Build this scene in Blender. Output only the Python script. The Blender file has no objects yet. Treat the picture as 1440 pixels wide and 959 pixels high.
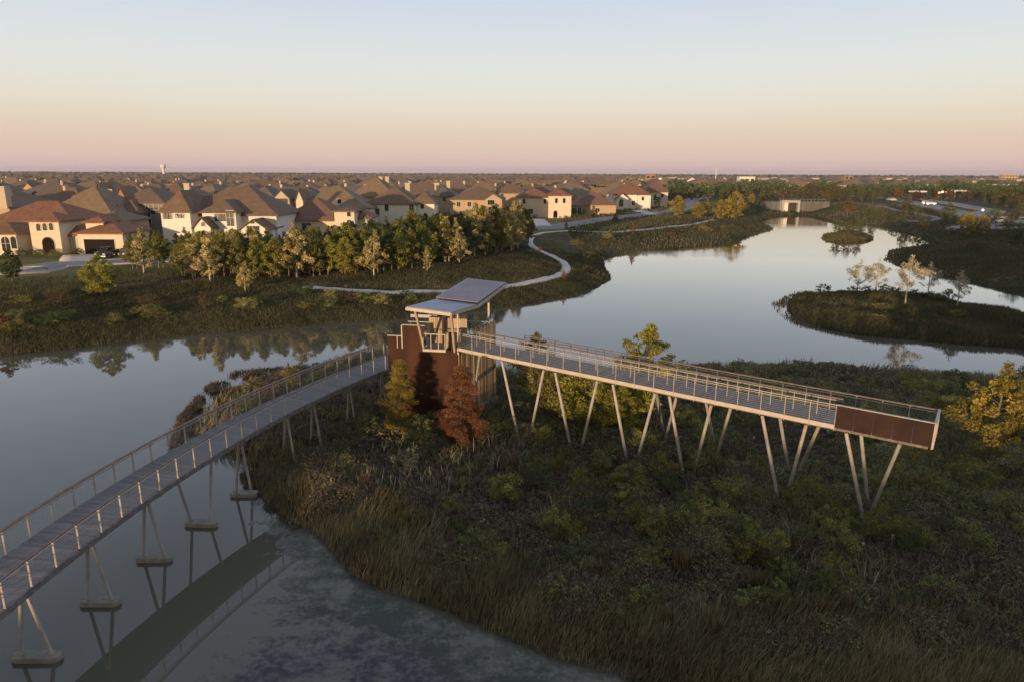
import bpy, math, random
import numpy as np
R = math.radians
rnd = random.Random(7)
RNG = np.random.default_rng(11)
sc = bpy.context.scene
COL = sc.collection

# ---------------------------------------------------------------- camera
CAM_Z = 18.4
FPX, PCX, PCY = 960.0, 720.0, 479.5
PITCH = math.atan((PCY - 244.0) / FPX)
ROLL = math.atan(6 / 1440)
cam = bpy.data.objects.new('camera', bpy.data.cameras.new('camera'))
COL.objects.link(cam)
cam.data.sensor_width = 36; cam.data.lens = 24
cam.data.clip_start = 0.2; cam.data.clip_end = 40000
cam.location = (0, 0, CAM_Z)
from mathutils import Matrix, Vector
cam.rotation_euler = (Matrix.Rotation(math.pi/2 - PITCH, 3, 'X') @ Matrix.Rotation(ROLL, 3, 'Z')).to_euler()
sc.camera = cam

# ---------------------------------------------------------------- sky and sun
SUN_EL, SUN_AZ = R(3.2), math.atan2(-0.42, -0.905)   # azimuth of the sun measured from +Y towards +X
world = bpy.data.worlds.new('World'); sc.world = world; world.use_nodes = True
wn = world.node_tree.nodes; wl = world.node_tree.links; wn.clear()
wo = wn.new('ShaderNodeOutputWorld'); wb = wn.new('ShaderNodeBackground')
sky = wn.new('ShaderNodeTexSky'); sky.sky_type = 'NISHITA'; sky.sun_disc = False
sky.sun_elevation = SUN_EL; sky.sun_rotation = SUN_AZ
sky.air_density = 1.0; sky.dust_density = 1.0; sky.ozone_density = 1.0
tc = wn.new('ShaderNodeTexCoord'); sx = wn.new('ShaderNodeSeparateXYZ')
wl.new(tc.outputs['Generated'], sx.inputs[0])
ramp = wn.new('ShaderNodeValToRGB'); wl.new(sx.outputs['Z'], ramp.inputs[0])
def srgb(r, g, b): return tuple((c/255/12.92 if c/255 <= .04045 else ((c/255+.055)/1.055)**2.4) for c in (r, g, b))
# evening gradient of the half of the sky opposite the sun: mauve earth shadow, rose belt, cream, pale blue
SKY_RAMP = [(0.0, srgb(213, 185, 186)), (.0088, srgb(222, 191, 187)), (.0186, srgb(228, 198, 187)), (.0283, srgb(231, 203, 187)), (.0427, srgb(231, 207, 188)), (.0618, srgb(233, 216, 195)), (.09, srgb(236, 228, 212)), (.1175, srgb(233, 232, 224)), (.1444, srgb(229, 232, 230)), (.1706, srgb(223, 229, 232)), (.2184, srgb(212, 222, 236)), (.33, srgb(208, 220, 239)), (.55, srgb(200, 213, 238)), (1.0, srgb(194, 207, 234))]
els = ramp.color_ramp.elements
while len(els) < len(SKY_RAMP): els.new(0.5)
for e, (p, c) in zip(els, SKY_RAMP): e.position = p; e.color = (*c, 1)
wb2 = wn.new('ShaderNodeBackground'); wl.new(ramp.outputs[0], wb2.inputs[0]); wb2.inputs[1].default_value = 1.0
wl.new(sky.outputs[0], wb.inputs[0]); wb.inputs[1].default_value = 0.15
dotn = wn.new('ShaderNodeVectorMath'); dotn.operation = 'DOT_PRODUCT'; wl.new(tc.outputs['Generated'], dotn.inputs[0])
dotn.inputs[1].default_value = (-math.sin(SUN_AZ), -math.cos(SUN_AZ), 0)
mr_ = wn.new('ShaderNodeMapRange'); mr_.interpolation_type = 'SMOOTHSTEP'; wl.new(dotn.outputs['Value'], mr_.inputs[0])
mr_.inputs[1].default_value = -.35; mr_.inputs[2].default_value = .45; mr_.inputs[3].default_value = .25; mr_.inputs[4].default_value = .94
wmix = wn.new('ShaderNodeMixShader'); wl.new(mr_.outputs[0], wmix.inputs[0]); wl.new(wb.outputs[0], wmix.inputs[1]); wl.new(wb2.outputs[0], wmix.inputs[2])
wl.new(wmix.outputs[0], wo.inputs[0])
sun = bpy.data.objects.new('sun', bpy.data.lights.new('sun', 'SUN')); COL.objects.link(sun)
sun.data.energy = 4.8; sun.data.angle = R(0.6); sun.data.color = (1.0, 0.70, 0.42)
sd = Vector((math.sin(SUN_AZ) * math.cos(SUN_EL), math.cos(SUN_AZ) * math.cos(SUN_EL), math.sin(SUN_EL)))
sun.rotation_euler = sd.to_track_quat('Z', 'Y').to_euler()
sc.view_settings.view_transform = 'Standard'; sc.view_settings.look = 'None'
sc.view_settings.exposure = 0.0; sc.view_settings.gamma = 1; sc.view_settings.use_curve_mapping = False
sc.cycles.max_bounces = 6; sc.cycles.transparent_max_bounces = 12

# ---------------------------------------------------------------- survey helpers: a sight line met with a level or a distance
def ray(px, py):
    a, b = px - PCX, py - PCY
    c, s = math.cos(ROLL), math.sin(ROLL)
    a, b = a*c + b*s, -a*s + b*c
    return np.array([a/FPX, math.cos(PITCH) - b/FPX*math.sin(PITCH), -math.sin(PITCH) - b/FPX*math.cos(PITCH)])
def at(px, py, z=0.0):
    v = ray(px, py); t = (z - CAM_Z)/v[2]
    return np.array([v[0]*t, v[1]*t, z])
def atY(px, py, Y):
    v = ray(px, py); t = Y/v[1]
    return np.array([v[0]*t, Y, CAM_Z + v[2]*t])

# ---------------------------------------------------------------- materials
def mat(name, col, rough=0.8, col2=None, scale=3.0, detail=6.0, stretch=(1, 1, 1), bump=0.0, metal=0.0, spec=0.3, contrast=(0.35, 0.65), tint=None, objvar=0.0, transl=0.0, emit=None, alpha=None):
    m = bpy.data.materials.new(name); m.use_nodes = True
    n = m.node_tree.nodes; l = m.node_tree.links
    b = n['Principled BSDF']; out = n['Material Output']
    b.inputs['Roughness'].default_value = rough; b.inputs['Metallic'].default_value = metal
    b.inputs['Specular IOR Level'].default_value = spec
    colsock = None
    if tint:                                  # list of (pos, colour) over the per-face tint
        at_ = n.new('ShaderNodeAttribute'); at_.attribute_name = 'tint'
        r = n.new('ShaderNodeValToRGB'); el = r.color_ramp.elements
        while len(el) < len(tint): el.new(0.5)
        for e, (p, c) in zip(el, tint): e.position = p; e.color = (*c, 1)
        l.new(at_.outputs['Fac'], r.inputs[0]); colsock = r.outputs[0]
    elif col2 is not None:
        t = n.new('ShaderNodeTexCoord'); mp = n.new('ShaderNodeMapping'); mp.inputs['Scale'].default_value = stretch
        l.new(t.outputs['Object'], mp.inputs[0])
        no = n.new('ShaderNodeTexNoise'); no.inputs['Scale'].default_value = scale; no.inputs['Detail'].default_value = detail
        l.new(mp.outputs[0], no.inputs[0])
        r = n.new('ShaderNodeValToRGB'); r.color_ramp.elements[0].position = contrast[0]; r.color_ramp.elements[1].position = contrast[1]
        r.color_ramp.elements[0].color = (*col, 1); r.color_ramp.elements[1].color = (*col2, 1)
        l.new(no.outputs[0], r.inputs[0]); colsock = r.outputs[0]
        if bump:
            bp = n.new('ShaderNodeBump'); bp.inputs['Strength'].default_value = bump; bp.inputs['Distance'].default_value = 0.05
            l.new(no.outputs[0], bp.inputs['Height']); l.new(bp.outputs[0], b.inputs['Normal'])
    if objvar and colsock is not None:
        oi = n.new('ShaderNodeObjectInfo'); mr = n.new('ShaderNodeMapRange')
        mr.inputs[3].default_value = 1 - objvar; mr.inputs[4].default_value = 1 + objvar
        l.new(oi.outputs['Random'], mr.inputs[0])
        hv = n.new('ShaderNodeHueSaturation'); l.new(mr.outputs[0], hv.inputs['Value']); l.new(colsock, hv.inputs['Color'])
        mr2 = n.new('ShaderNodeMapRange'); mr2.inputs[3].default_value = 0.5 + objvar*.05; mr2.inputs[4].default_value = 0.5 - objvar*.05
        l.new(oi.outputs['Random'], mr2.inputs[0]); l.new(mr2.outputs[0], hv.inputs['Hue'])
        colsock = hv.outputs[0]
    if colsock is not None: l.new(colsock, b.inputs['Base Color'])
    else: b.inputs['Base Color'].default_value = (*col, 1)
    if emit:
        b.inputs['Emission Color'].default_value = (*emit[0], 1); b.inputs['Emission Strength'].default_value = emit[1]
    if transl:
        tr = n.new('ShaderNodeBsdfTranslucent'); mx = n.new('ShaderNodeMixShader'); mx.inputs[0].default_value = transl
        if colsock is not None: l.new(colsock, tr.inputs[0])
        else: tr.inputs[0].default_value = (*col, 1)
        l.new(b.outputs[0], mx.inputs[1]); l.new(tr.outputs[0], mx.inputs[2]); l.new(mx.outputs[0], out.inputs[0])
    if alpha is not None: b.inputs['Alpha'].default_value = alpha
    return m

M = {}
M['steel'] = mat('painted_steel', (.40, .37, .335), .5, (.31, .285, .26), scale=2.5, spec=.4)
M['steel_dark'] = mat('weathered_steel', (.20, .18, .17), .6, (.12, .10, .09), scale=4)
M['railwood'] = mat('ipe_rail_wood', (.16, .10, .075), .7, (.25, .17, .13), scale=3, stretch=(1, 1, 6))
M['deck'] = mat('deck_board_wood', None, .75, tint=[(0, (.13, .123, .127)), (.5, (.17, .161, .165)), (1, (.22, .207, .209))])
M['corten'] = mat('corten_steel', (.030, .012, .007), .75, (.066, .026, .013), scale=.9, detail=9, stretch=(1, 1, .35), spec=.2)
M['corten_rail'] = mat('corten_panel', (.026, .013, .010), .75, (.042, .021, .016), scale=1.2, detail=8, spec=.2)
M['cedar'] = mat('cedar_siding', None, .75, tint=[(0, (.20, .14, .085)), (.5, (.32, .235, .15)), (1, (.44, .34, .23))])
M['concrete'] = mat('concrete', (.34, .32, .29), .85, (.44, .42, .38), scale=2.0, detail=8)
M['wetconcrete'] = mat('damp_concrete', (.20, .19, .16), .7, (.30, .28, .23), scale=3.0, detail=8)
M['damwall'] = mat('shaded_dam_concrete', (.10, .097, .09), .9, (.15, .143, .13), scale=.5, detail=8, stretch=(1, 1, .3))  # dam concrete darkened: the shade on the wall is put into its colour
M['path'] = mat('path_concrete', (.50, .46, .41), .9, (.58, .54, .48), scale=.8)
M['asphalt'] = mat('road_concrete', (.20, .19, .195), .9, (.26, .245, .245), scale=.15)
M['zinc_dark'] = mat('dark_zinc_roof_metal', (.17, .155, .195), .5, (.21, .195, .24), scale=1.1, metal=.2, spec=.4)
M['zinc'] = mat('zinc_roof_metal', (.17, .195, .27), .38, (.22, .245, .33), scale=1.1, metal=.35, spec=.5)
M['fascia'] = mat('pale_fascia_metal', (.50, .43, .35), .5, (.43, .37, .30), scale=2)
M['mesh'] = mat('steel_cable_mesh', (.42, .40, .40), .5, metal=.3, alpha=.20)
M['glass'] = mat('window_glass', (.02, .025, .03), .12, spec=.5)
M['trim'] = mat('pale_trim', (.62, .58, .50), .7)
M['trimdark'] = mat('dark_trim', (.05, .04, .035), .6)
M['door'] = mat('shaded_entry_door', (.012, .008, .006), .8, spec=.1)  # near black leaf: the shade of the recessed entry is in its colour
M['shutter'] = mat('pale_green_shutter', (.40, .42, .31), .8)
M['garage'] = mat('stained_garage_door', (.016, .012, .010), .8, spec=.1)  # shade inside the garage opening, painted as a near black leaf
for k, c in dict(white=(.74, .70, .64), cream=(.66, .57, .44), sand=(.46, .34, .22), greywall=(.25, .23, .22), brick=(.33, .20, .13), stone=(.50, .42, .32)).items():
    M[k] = mat(k + '_wall', tuple(.9*x for x in c), .9, c, scale=1.2, detail=8)
def tile_mat(name, a, b, band):
    m = mat(name, a, .85, b, scale=.9, detail=8, contrast=(.3, .7))
    n = m.node_tree.nodes; l = m.node_tree.links
    t = n.new('ShaderNodeTexCoord'); w = n.new('ShaderNodeTexWave'); w.bands_direction = 'X' if band else 'Z'
    w.inputs['Scale'].default_value = 1.1 if band else 2.2; w.inputs['Distortion'].default_value = .6; w.inputs['Detail'].default_value = 2
    l.new(t.outputs['Object'], w.inputs[0])
    b_ = n['Principled BSDF']; src = b_.inputs['Base Color'].links[0].from_socket
    mm = n.new('ShaderNodeMapRange'); mm.inputs[3].default_value = .62 if band else .85; mm.inputs[4].default_value = 1.12; l.new(w.outputs['Fac'], mm.inputs[0])
    hv_ = n.new('ShaderNodeHueSaturation'); l.new(src, hv_.inputs['Color']); l.new(mm.outputs[0], hv_.inputs['Value']); l.new(hv_.outputs[0], b_.inputs['Base Color'])
    bp = n.new('ShaderNodeBump'); bp.inputs['Strength'].default_value = .6 if band else .25; bp.inputs['Distance'].default_value = .08
    l.new(w.outputs['Fac'], bp.inputs['Height']); l.new(bp.outputs[0], n['Principled BSDF'].inputs['Normal'])
    return m
M['redtile'] = tile_mat('terracotta_tile', (.22, .095, .050), (.33, .165, .088), True)
M['browntile'] = tile_mat('brown_tile', (.20, .105, .07), (.27, .15, .10), True)
M['shingle'] = tile_mat('brown_shingle', (.14, .09, .058), (.205, .135, .085), False)
M['shingle2'] = tile_mat('tan_shingle', (.18, .122, .072), (.25, .172, .104), False)
M['shingle3'] = tile_mat('grey_shingle', (.11, .088, .075), (.17, .13, .105), False)
M['car_black'] = mat('black_car_paint', (.012, .012, .014), .25, spec=.5)
M['car_white'] = mat('white_car_paint', (.38, .38, .38), .3, spec=.5)
M['car_grey'] = mat('grey_car_paint', (.25, .27, .3), .3, spec=.5)
M['rubber'] = mat('tyre_rubber', (.02, .02, .02), .8)
M['chrome'] = mat('chrome', (.7, .7, .7), .2, metal=1)
M['fence'] = mat('fence_wood', (.13, .10, .085), .85, (.20, .16, .13), scale=2, stretch=(6, 6, .5))
M['bark'] = mat('bark', (.12, .095, .07), .9, (.22, .18, .14), scale=6, stretch=(1, 1, .3))
M['palebark'] = mat('pale_bark', (.42, .37, .30), .85, (.26, .22, .17), scale=5, contrast=(.5, .7))
def leafmat(name, a, b, c, tr=.25, ov=.12):
    f = lambda q: tuple(1.4*x for x in q)
    return mat(name, None, .65, tint=[(0, f(a)), (.55, f(b)), (1, f(c))], transl=tr, objvar=ov, spec=.25)
M['l_orange'] = leafmat('rust_foliage', (.07, .030, .015), (.145, .060, .026), (.225, .105, .042), ov=.05)
M['l_gold'] = leafmat('gold_green_foliage', (.09, .08, .022), (.19, .145, .034), (.32, .215, .045), ov=.05)
M['l_yellow'] = leafmat('yellow_foliage', (.07, .062, .014), (.19, .150, .028), (.38, .275, .052), ov=.06)
M['l_lime'] = leafmat('yellow_green_foliage', (.11, .11, .018), (.20, .19, .03), (.31, .27, .05), ov=.06)
M['l_cream'] = leafmat('cream_green_foliage', (.10, .10, .035), (.30, .245, .095), (.56, .45, .23))
M['l_olive'] = leafmat('olive_foliage', (.06, .066, .016), (.135, .125, .028), (.24, .20, .05))
M['l_farolive'] = leafmat('far_olive_foliage', (.028, .028, .01), (.06, .055, .018), (.11, .085, .03))
M['l_green'] = leafmat('dark_green_foliage', (.028, .042, .014), (.055, .075, .022), (.09, .11, .035))
M['l_mid'] = leafmat('mid_green_foliage', (.045, .062, .018), (.10, .112, .026), (.185, .175, .045))
M['l_shrub'] = leafmat('brush_foliage', (.05, .065, .02), (.125, .14, .04), (.24, .235, .07))
M['l_shrubl'] = leafmat('light_brush_foliage', (.09, .10, .025), (.20, .20, .05), (.34, .31, .085))
M['l_brown'] = leafmat('russet_foliage', (.05, .03, .016), (.09, .055, .026), (.14, .085, .04))
M['l_pale'] = leafmat('pale_seed_foliage', (.06, .07, .03), (.13, .135, .075), (.26, .245, .17))
M['l_sparse'] = leafmat('thin_autumn_foliage', (.13, .12, .085), (.28, .255, .175), (.46, .42, .28))
M['weeds'] = mat('weed_leaves', None, .8, spec=.1, transl=.2, tint=[(0, (0.094, 0.062, 0.061)), (.25, (0.169, 0.117, 0.101)), (.5, (0.150, 0.144, 0.081)), (.75, (0.225, 0.225, 0.100)), (.93, (0.338, 0.294, 0.164)), (1, (0.525, 0.388, 0.344))])
M['grass'] = mat('tall_grass', None, .8, spec=.1, transl=.25, tint=[(0, (0.120, 0.100, 0.056)), (.5, (0.250, 0.210, 0.102)), (.85, (0.380, 0.310, 0.171)), (1, (0.500, 0.380, 0.310))])
M['bankgrass'] = mat('bank_grass', None, .85, spec=.1, transl=.2, tint=[(0, (0.059, 0.062, 0.031)), (.5, (0.102, 0.098, 0.048)), (.85, (0.163, 0.136, 0.076)), (1, (0.279, 0.186, 0.141))])
M['plume'] = mat('tan_plume', None, .85, spec=.1, transl=.3, tint=[(0, (.06, .05, .02)), (.6, (.15, .12, .05)), (1, (.34, .26, .15))])
M['lamp'] = mat('lamp_globe', (.9, .85, .75), .4, emit=((1, .85, .6), 1.1))
M['redlamp'] = mat('red_signal', (.6, .05, .05), .4, emit=((1, .08, .05), 1.3))
M['amberlamp'] = mat('amber_signal', (.8, .4, .1), .4, emit=((1, .5, .15), 1.3))
M['canopylamp'] = mat('lit_canopy', (.5, .48, .43), .5, emit=((1, .9, .7), .22))

# ground material
def ground_mat():
    m = bpy.data.materials.new('ground_grass'); m.use_nodes = True
    n = m.node_tree.nodes; l = m.node_tree.links; b = n['Principled BSDF']
    b.inputs['Roughness'].default_value = .95; b.inputs['Specular IOR Level'].default_value = .05
    t = n.new('ShaderNodeTexCoord')
    def noise(s, d):
        q = n.new('ShaderNodeTexNoise'); q.inputs['Scale'].default_value = s; q.inputs['Detail'].default_value = d
        l.new(t.outputs['Object'], q.inputs[0]); return q
    def rmp(src, els_):
        r = n.new('ShaderNodeValToRGB'); e = r.color_ramp.elements
        while len(e) < len(els_): e.new(.5)
        for q, (p, c) in zip(e, els_): q.position = p; q.color = (*c, 1)
        l.new(src, r.inputs[0]); return r
    big = rmp(noise(.035, 6).outputs[0], [(.35, (.052, .056, .027)), (.5, (.085, .078, .040)), (.65, (.125, .10, .058))])
    fine = rmp(noise(.9, 8).outputs[0], [(.35, (.55, .55, .5)), (.65, (1.35, 1.3, 1.2))])
    mx = n.new('ShaderNodeMix'); mx.data_type = 'RGBA'; mx.blend_type = 'MULTIPLY'; mx.inputs[0].default_value = 1
    l.new(big.outputs[0], mx.inputs[6]); l.new(fine.outputs[0], mx.inputs[7])
    lawn = n.new('ShaderNodeAttribute'); lawn.attribute_name = 'lawn'
    lr = rmp(noise(.25, 5).outputs[0], [(.35, (.14, .125, .046)), (.65, (.21, .175, .075))])
    mx2 = n.new('ShaderNodeMix'); mx2.data_type = 'RGBA'
    l.new(lawn.outputs['Fac'], mx2.inputs[0]); l.new(mx.outputs[2], mx2.inputs[6]); l.new(lr.outputs[0], mx2.inputs[7])
    soil = n.new('ShaderNodeAttribute'); soil.attribute_name = 'soil'
    mx3 = n.new('ShaderNodeMix'); mx3.data_type = 'RGBA'
    sr = rmp(noise(.5, 6).outputs[0], [(.35, (.05, .036, .023)), (.65, (.09, .066, .04))])
    l.new(soil.outputs['Fac'], mx3.inputs[0]); l.new(mx2.outputs[2], mx3.inputs[6]); l.new(sr.outputs[0], mx3.inputs[7])
    l.new(mx3.outputs[2], b.inputs['Base Color'])
    bp = n.new('ShaderNodeBump'); bp.inputs['Strength'].default_value = .7; bp.inputs['Distance'].default_value = .3
    l.new(noise(1.6, 8).outputs[0], bp.inputs['Height']); l.new(bp.outputs[0], b.inputs['Normal'])
    return m
M['ground'] = ground_mat()

def water_mat():
    m = bpy.data.materials.new('still_water'); m.use_nodes = True
    n = m.node_tree.nodes; l = m.node_tree.links; b = n['Principled BSDF']
    n.remove(b); out_ = n['Material Output']
    dif = n.new('ShaderNodeBsdfDiffuse'); glo = n.new('ShaderNodeBsdfGlossy'); mixw = n.new('ShaderNodeMixShader'); fre = n.new('ShaderNodeFresnel'); fre.inputs['IOR'].default_value = 1.33
    t = n.new('ShaderNodeTexCoord')
    def noise(s, d, rough=.5, st=(1, 1, 1)):
        mp = n.new('ShaderNodeMapping'); mp.inputs['Scale'].default_value = st; l.new(t.outputs['Object'], mp.inputs[0])
        q = n.new('ShaderNodeTexNoise'); q.inputs['Scale'].default_value = s; q.inputs['Detail'].default_value = d; q.inputs['Roughness'].default_value = rough
        l.new(mp.outputs[0], q.inputs[0]); return q.outputs[0]
    def math_(op, a, b_=None, clamp=False):
        q = n.new('ShaderNodeMath'); q.operation = op; q.use_clamp = clamp
        for i, v in enumerate((a, b_)):
            if v is None: continue
            if isinstance(v, (int, float)): q.inputs[i].default_value = v
            else: l.new(v, q.inputs[i])
        return q.outputs[0]
    # floating weed: patches of it in the bay under the walkway (an attribute says how much grows where)
    at_ = n.new('ShaderNodeAttribute'); at_.attribute_name = 'weed'
    nz = math_('ADD', math_('ADD', math_('MULTIPLY', noise(.22, 8, .6), .5), math_('MULTIPLY', noise(1.0, 8, .65, (1, 1.6, 1)), .42)), math_('MULTIPLY', noise(4.5, 6, .7), .33))
    thr = math_('SUBTRACT', 1.14, math_('MULTIPLY', at_.outputs['Fac'], .60))
    w = math_('MULTIPLY', math_('SUBTRACT', nz, thr), 10.0, True)
    grn = n.new('ShaderNodeAttribute'); grn.attribute_name = 'shore'
    c1 = n.new('ShaderNodeMix'); c1.data_type = 'RGBA'; c1.inputs[6].default_value = (.050, .045, .055, 1); c1.inputs[7].default_value = (.052, .060, .042, 1)
    l.new(grn.outputs['Fac'], c1.inputs[0])
    c2 = n.new('ShaderNodeMix'); c2.data_type = 'RGBA'; c2.inputs[6].default_value = (.105, .100, .074, 1)
    l.new(w, c2.inputs[0]); l.new(c1.outputs[2], c2.inputs[7]); l.new(c2.outputs[2], dif.inputs['Color'])
    rr = n.new('ShaderNodeMapRange'); rr.inputs[3].default_value = .0; rr.inputs[4].default_value = .35
    l.new(w, rr.inputs[0])
    cat = math_('MULTIPLY', math_('SUBTRACT', noise(.035, 4, .55, (.45, 1, 1)), .47), .55, True)
    l.new(math_('ADD', rr.outputs[0], math_('ADD', .025, cat)), glo.inputs['Roughness'])
    bp = n.new('ShaderNodeBump'); bp.inputs['Strength'].default_value = .05; bp.inputs['Distance'].default_value = .02
    l.new(noise(.8, 3), bp.inputs['Height'])
    bp2 = n.new('ShaderNodeBump'); bp2.inputs['Strength'].default_value = .5; bp2.inputs['Distance'].default_value = .03
    l.new(math_('MULTIPLY', w, noise(7, 5)), bp2.inputs['Height']); l.new(bp.outputs[0], bp2.inputs['Normal'])
    for q in (dif, glo, fre): l.new(bp2.outputs[0], q.inputs['Normal'])
    fac = math_('MULTIPLY', math_('ADD', math_('MULTIPLY', fre.outputs[0], 1.42), math_('MULTIPLY', math_('MULTIPLY', fre.outputs[0], fre.outputs[0]), 1.1)), math_('SUBTRACT', 1.0, math_('MULTIPLY', w, .55)), True)
    l.new(fac, mixw.inputs[0]); l.new(dif.outputs[0], mixw.inputs[1]); l.new(glo.outputs[0], mixw.inputs[2]); l.new(mixw.outputs[0], out_.inputs[0])
    return m
M['water'] = water_mat()

# ---------------------------------------------------------------- object helpers
def tag(o, label=None, cat=None, group=None, kind=None):
    if label: o['label'] = label
    if cat: o['category'] = cat
    if group: o['group'] = group
    if kind: o['kind'] = kind
    return o
def empty(name, loc, label, cat, group=None, rz=0.0):
    o = bpy.data.objects.new(name, None); COL.objects.link(o); o.empty_display_size = .3
    o.location = tuple(float(v) for v in loc); o.rotation_euler = (0, 0, rz)
    return tag(o, label, cat, group)
KIDS = {}
def link(name, me, parent=None, loc=None):
    o = bpy.data.objects.new(name, me); COL.objects.link(o)
    if loc is not None: o.location = tuple(float(v) for v in loc)
    if parent is not None:
        o.parent = parent; KIDS.setdefault(parent.name, []).append(o)
    return o
def copy_tree(o, parent=None):
    c = o.copy(); COL.objects.link(c)
    if parent is not None:
        c.parent = parent; KIDS.setdefault(parent.name, []).append(c)
    for ch in list(KIDS.get(o.name, [])): copy_tree(ch, c)
    return c
def mesh_np(name, V, F4, mats, tint=None, attrs=None):
    """V (n,3), F4 (m,4) quads"""
    me = bpy.data.meshes.new(name)
    V = np.asarray(V, np.float32); F4 = np.asarray(F4, np.int32)
    m = len(F4)
    me.vertices.add(len(V)); me.vertices.foreach_set('co', V.ravel())
    me.loops.add(4*m); me.loops.foreach_set('vertex_index', F4.ravel())
    me.polygons.add(m); me.polygons.foreach_set('loop_start', np.arange(0, 4*m, 4, dtype=np.int32))
    me.polygons.foreach_set('loop_total', np.full(m, 4, np.int32))
    if tint is not None:
        a = me.attributes.new('tint', 'FLOAT', 'FACE'); a.data.foreach_set('value', np.asarray(tint, np.float32))
    for k, (dom, val) in (attrs or {}).items():
        a = me.attributes.new(k, 'FLOAT', dom); a.data.foreach_set('value', np.asarray(val, np.float32))
    me.update(calc_edges=True)
    for mt in (mats if isinstance(mats, list) else [mats]): me.materials.append(mt)
    return me

class MB:
    def __init__(s): s.v = []; s.f = []; s.t = []; s.sm = []
    def add(s, vs, fs, tint=.5, smooth=False):
        o = len(s.v); s.v += [tuple(float(c) for c in p) for p in vs]
        for f in fs: s.f.append([i + o for i in f]); s.t.append(tint); s.sm.append(smooth)
    def box(s, x0, x1, y0, y1, z0, z1, tint=.5):
        s.add([(x0,y0,z0),(x1,y0,z0),(x1,y1,z0),(x0,y1,z0),(x0,y0,z1),(x1,y0,z1),(x1,y1,z1),(x0,y1,z1)],
              [(0,3,2,1),(4,5,6,7),(0,1,5,4),(1,2,6,5),(2,3,7,6),(3,0,4,7)], tint)
    def beam(s, p0, p1, w, h, up=(0, 0, 1), tint=.5):
        """box bar from p0 to p1; w across, h along up; centred"""
        p0 = np.array(p0, float); p1 = np.array(p1, float); d = p1 - p0; d /= np.linalg.norm(d)
        a = np.cross(d, up); na = np.linalg.norm(a)
        if na < 1e-5: a = np.cross(d, (1, 0, 0)); na = np.linalg.norm(a)
        a = a/na*w/2; b = np.cross(a, d); b = b/np.linalg.norm(b)*h/2
        vs = [p0-a-b, p0+a-b, p0+a+b, p0-a+b, p1-a-b, p1+a-b, p1+a+b, p1-a+b]
        s.add(vs, [(0,1,2,3),(7,6,5,4),(0,4,5,1),(1,5,6,2),(2,6,7,3),(3,7,4,0)], tint)
    def tube(s, p0, p1, r0, r1=None, n=10, cap=True):
        r1 = r0 if r1 is None else r1
        p0 = np.array(p0, float); p1 = np.array(p1, float); d = p1 - p0; d /= np.linalg.norm(d)
        a = np.cross(d, (0, 0, 1)) if abs(d[2]) < .95 else np.cross(d, (1, 0, 0)); a /= np.linalg.norm(a); b = np.cross(d, a)
        vs = []
        for p, r in ((p0, r0), (p1, r1)):
            for k in range(n):
                t = 2*math.pi*k/n; vs.append(p + r*(a*math.cos(t) + b*math.sin(t)))
        s.add(vs, [(k, (k+1) % n, n+(k+1) % n, n+k) for k in range(n)], smooth=True)
        if cap: s.add(vs, [tuple(range(n-1, -1, -1)), tuple(range(n, 2*n))])
    def prism(s, poly, z0, z1, tint=.5):
        n = len(poly); vs = [(x, y, z0) for x, y in poly] + [(x, y, z1) for x, y in poly]
        s.add(vs, [tuple(range(n-1, -1, -1)), tuple(range(n, 2*n))] + [(k, (k+1) % n, n+(k+1) % n, n+k) for k in range(n)], tint)
    def slab(s, pts, nrm, th, tint=.5):
        """polygon pts extruded by th along nrm"""
        n = len(pts); nv = np.array(nrm, float)*th; a = [np.array(p, float) for p in pts]; b = [p + nv for p in a]
        s.add(a + b, [tuple(range(n-1, -1, -1)), tuple(range(n, 2*n))] + [(k, (k+1) % n, n+(k+1) % n, n+k) for k in range(n)], tint)
    def sphere(s, c, r, n=10, m=6, sz=1.0):
        vs = []; fs = []
        for i in range(m+1):
            ph = math.pi*i/m
            for k in range(n):
                t = 2*math.pi*k/n; vs.append((c[0]+r*math.sin(ph)*math.cos(t), c[1]+r*math.sin(ph)*math.sin(t), c[2]+r*sz*math.cos(ph)))
        for i in range(m):
            for k in range(n): fs.append((i*n+k, (i+1)*n+k, (i+1)*n+(k+1) % n, i*n+(k+1) % n))
        s.add(vs, fs, smooth=True)
    def mesh(s, name, m, origin=(0, 0, 0)):
        me = bpy.data.meshes.new(name)
        o = origin
        me.from_pydata([(v[0]-o[0], v[1]-o[1], v[2]-o[2]) for v in s.v], [], s.f)
        a = me.attributes.new('tint', 'FLOAT', 'FACE'); a.data.foreach_set('value', np.array(s.t, np.float32))
        me.polygons.foreach_set('use_smooth', s.sm); me.materials.append(m); me.update()
        return me
    def build(s, name, m, parent=None, origin=None):
        if origin is None: origin = tuple(parent.location) if parent is not None else (0, 0, 0)
        return link(name, s.mesh(name, m, origin), parent)

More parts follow.
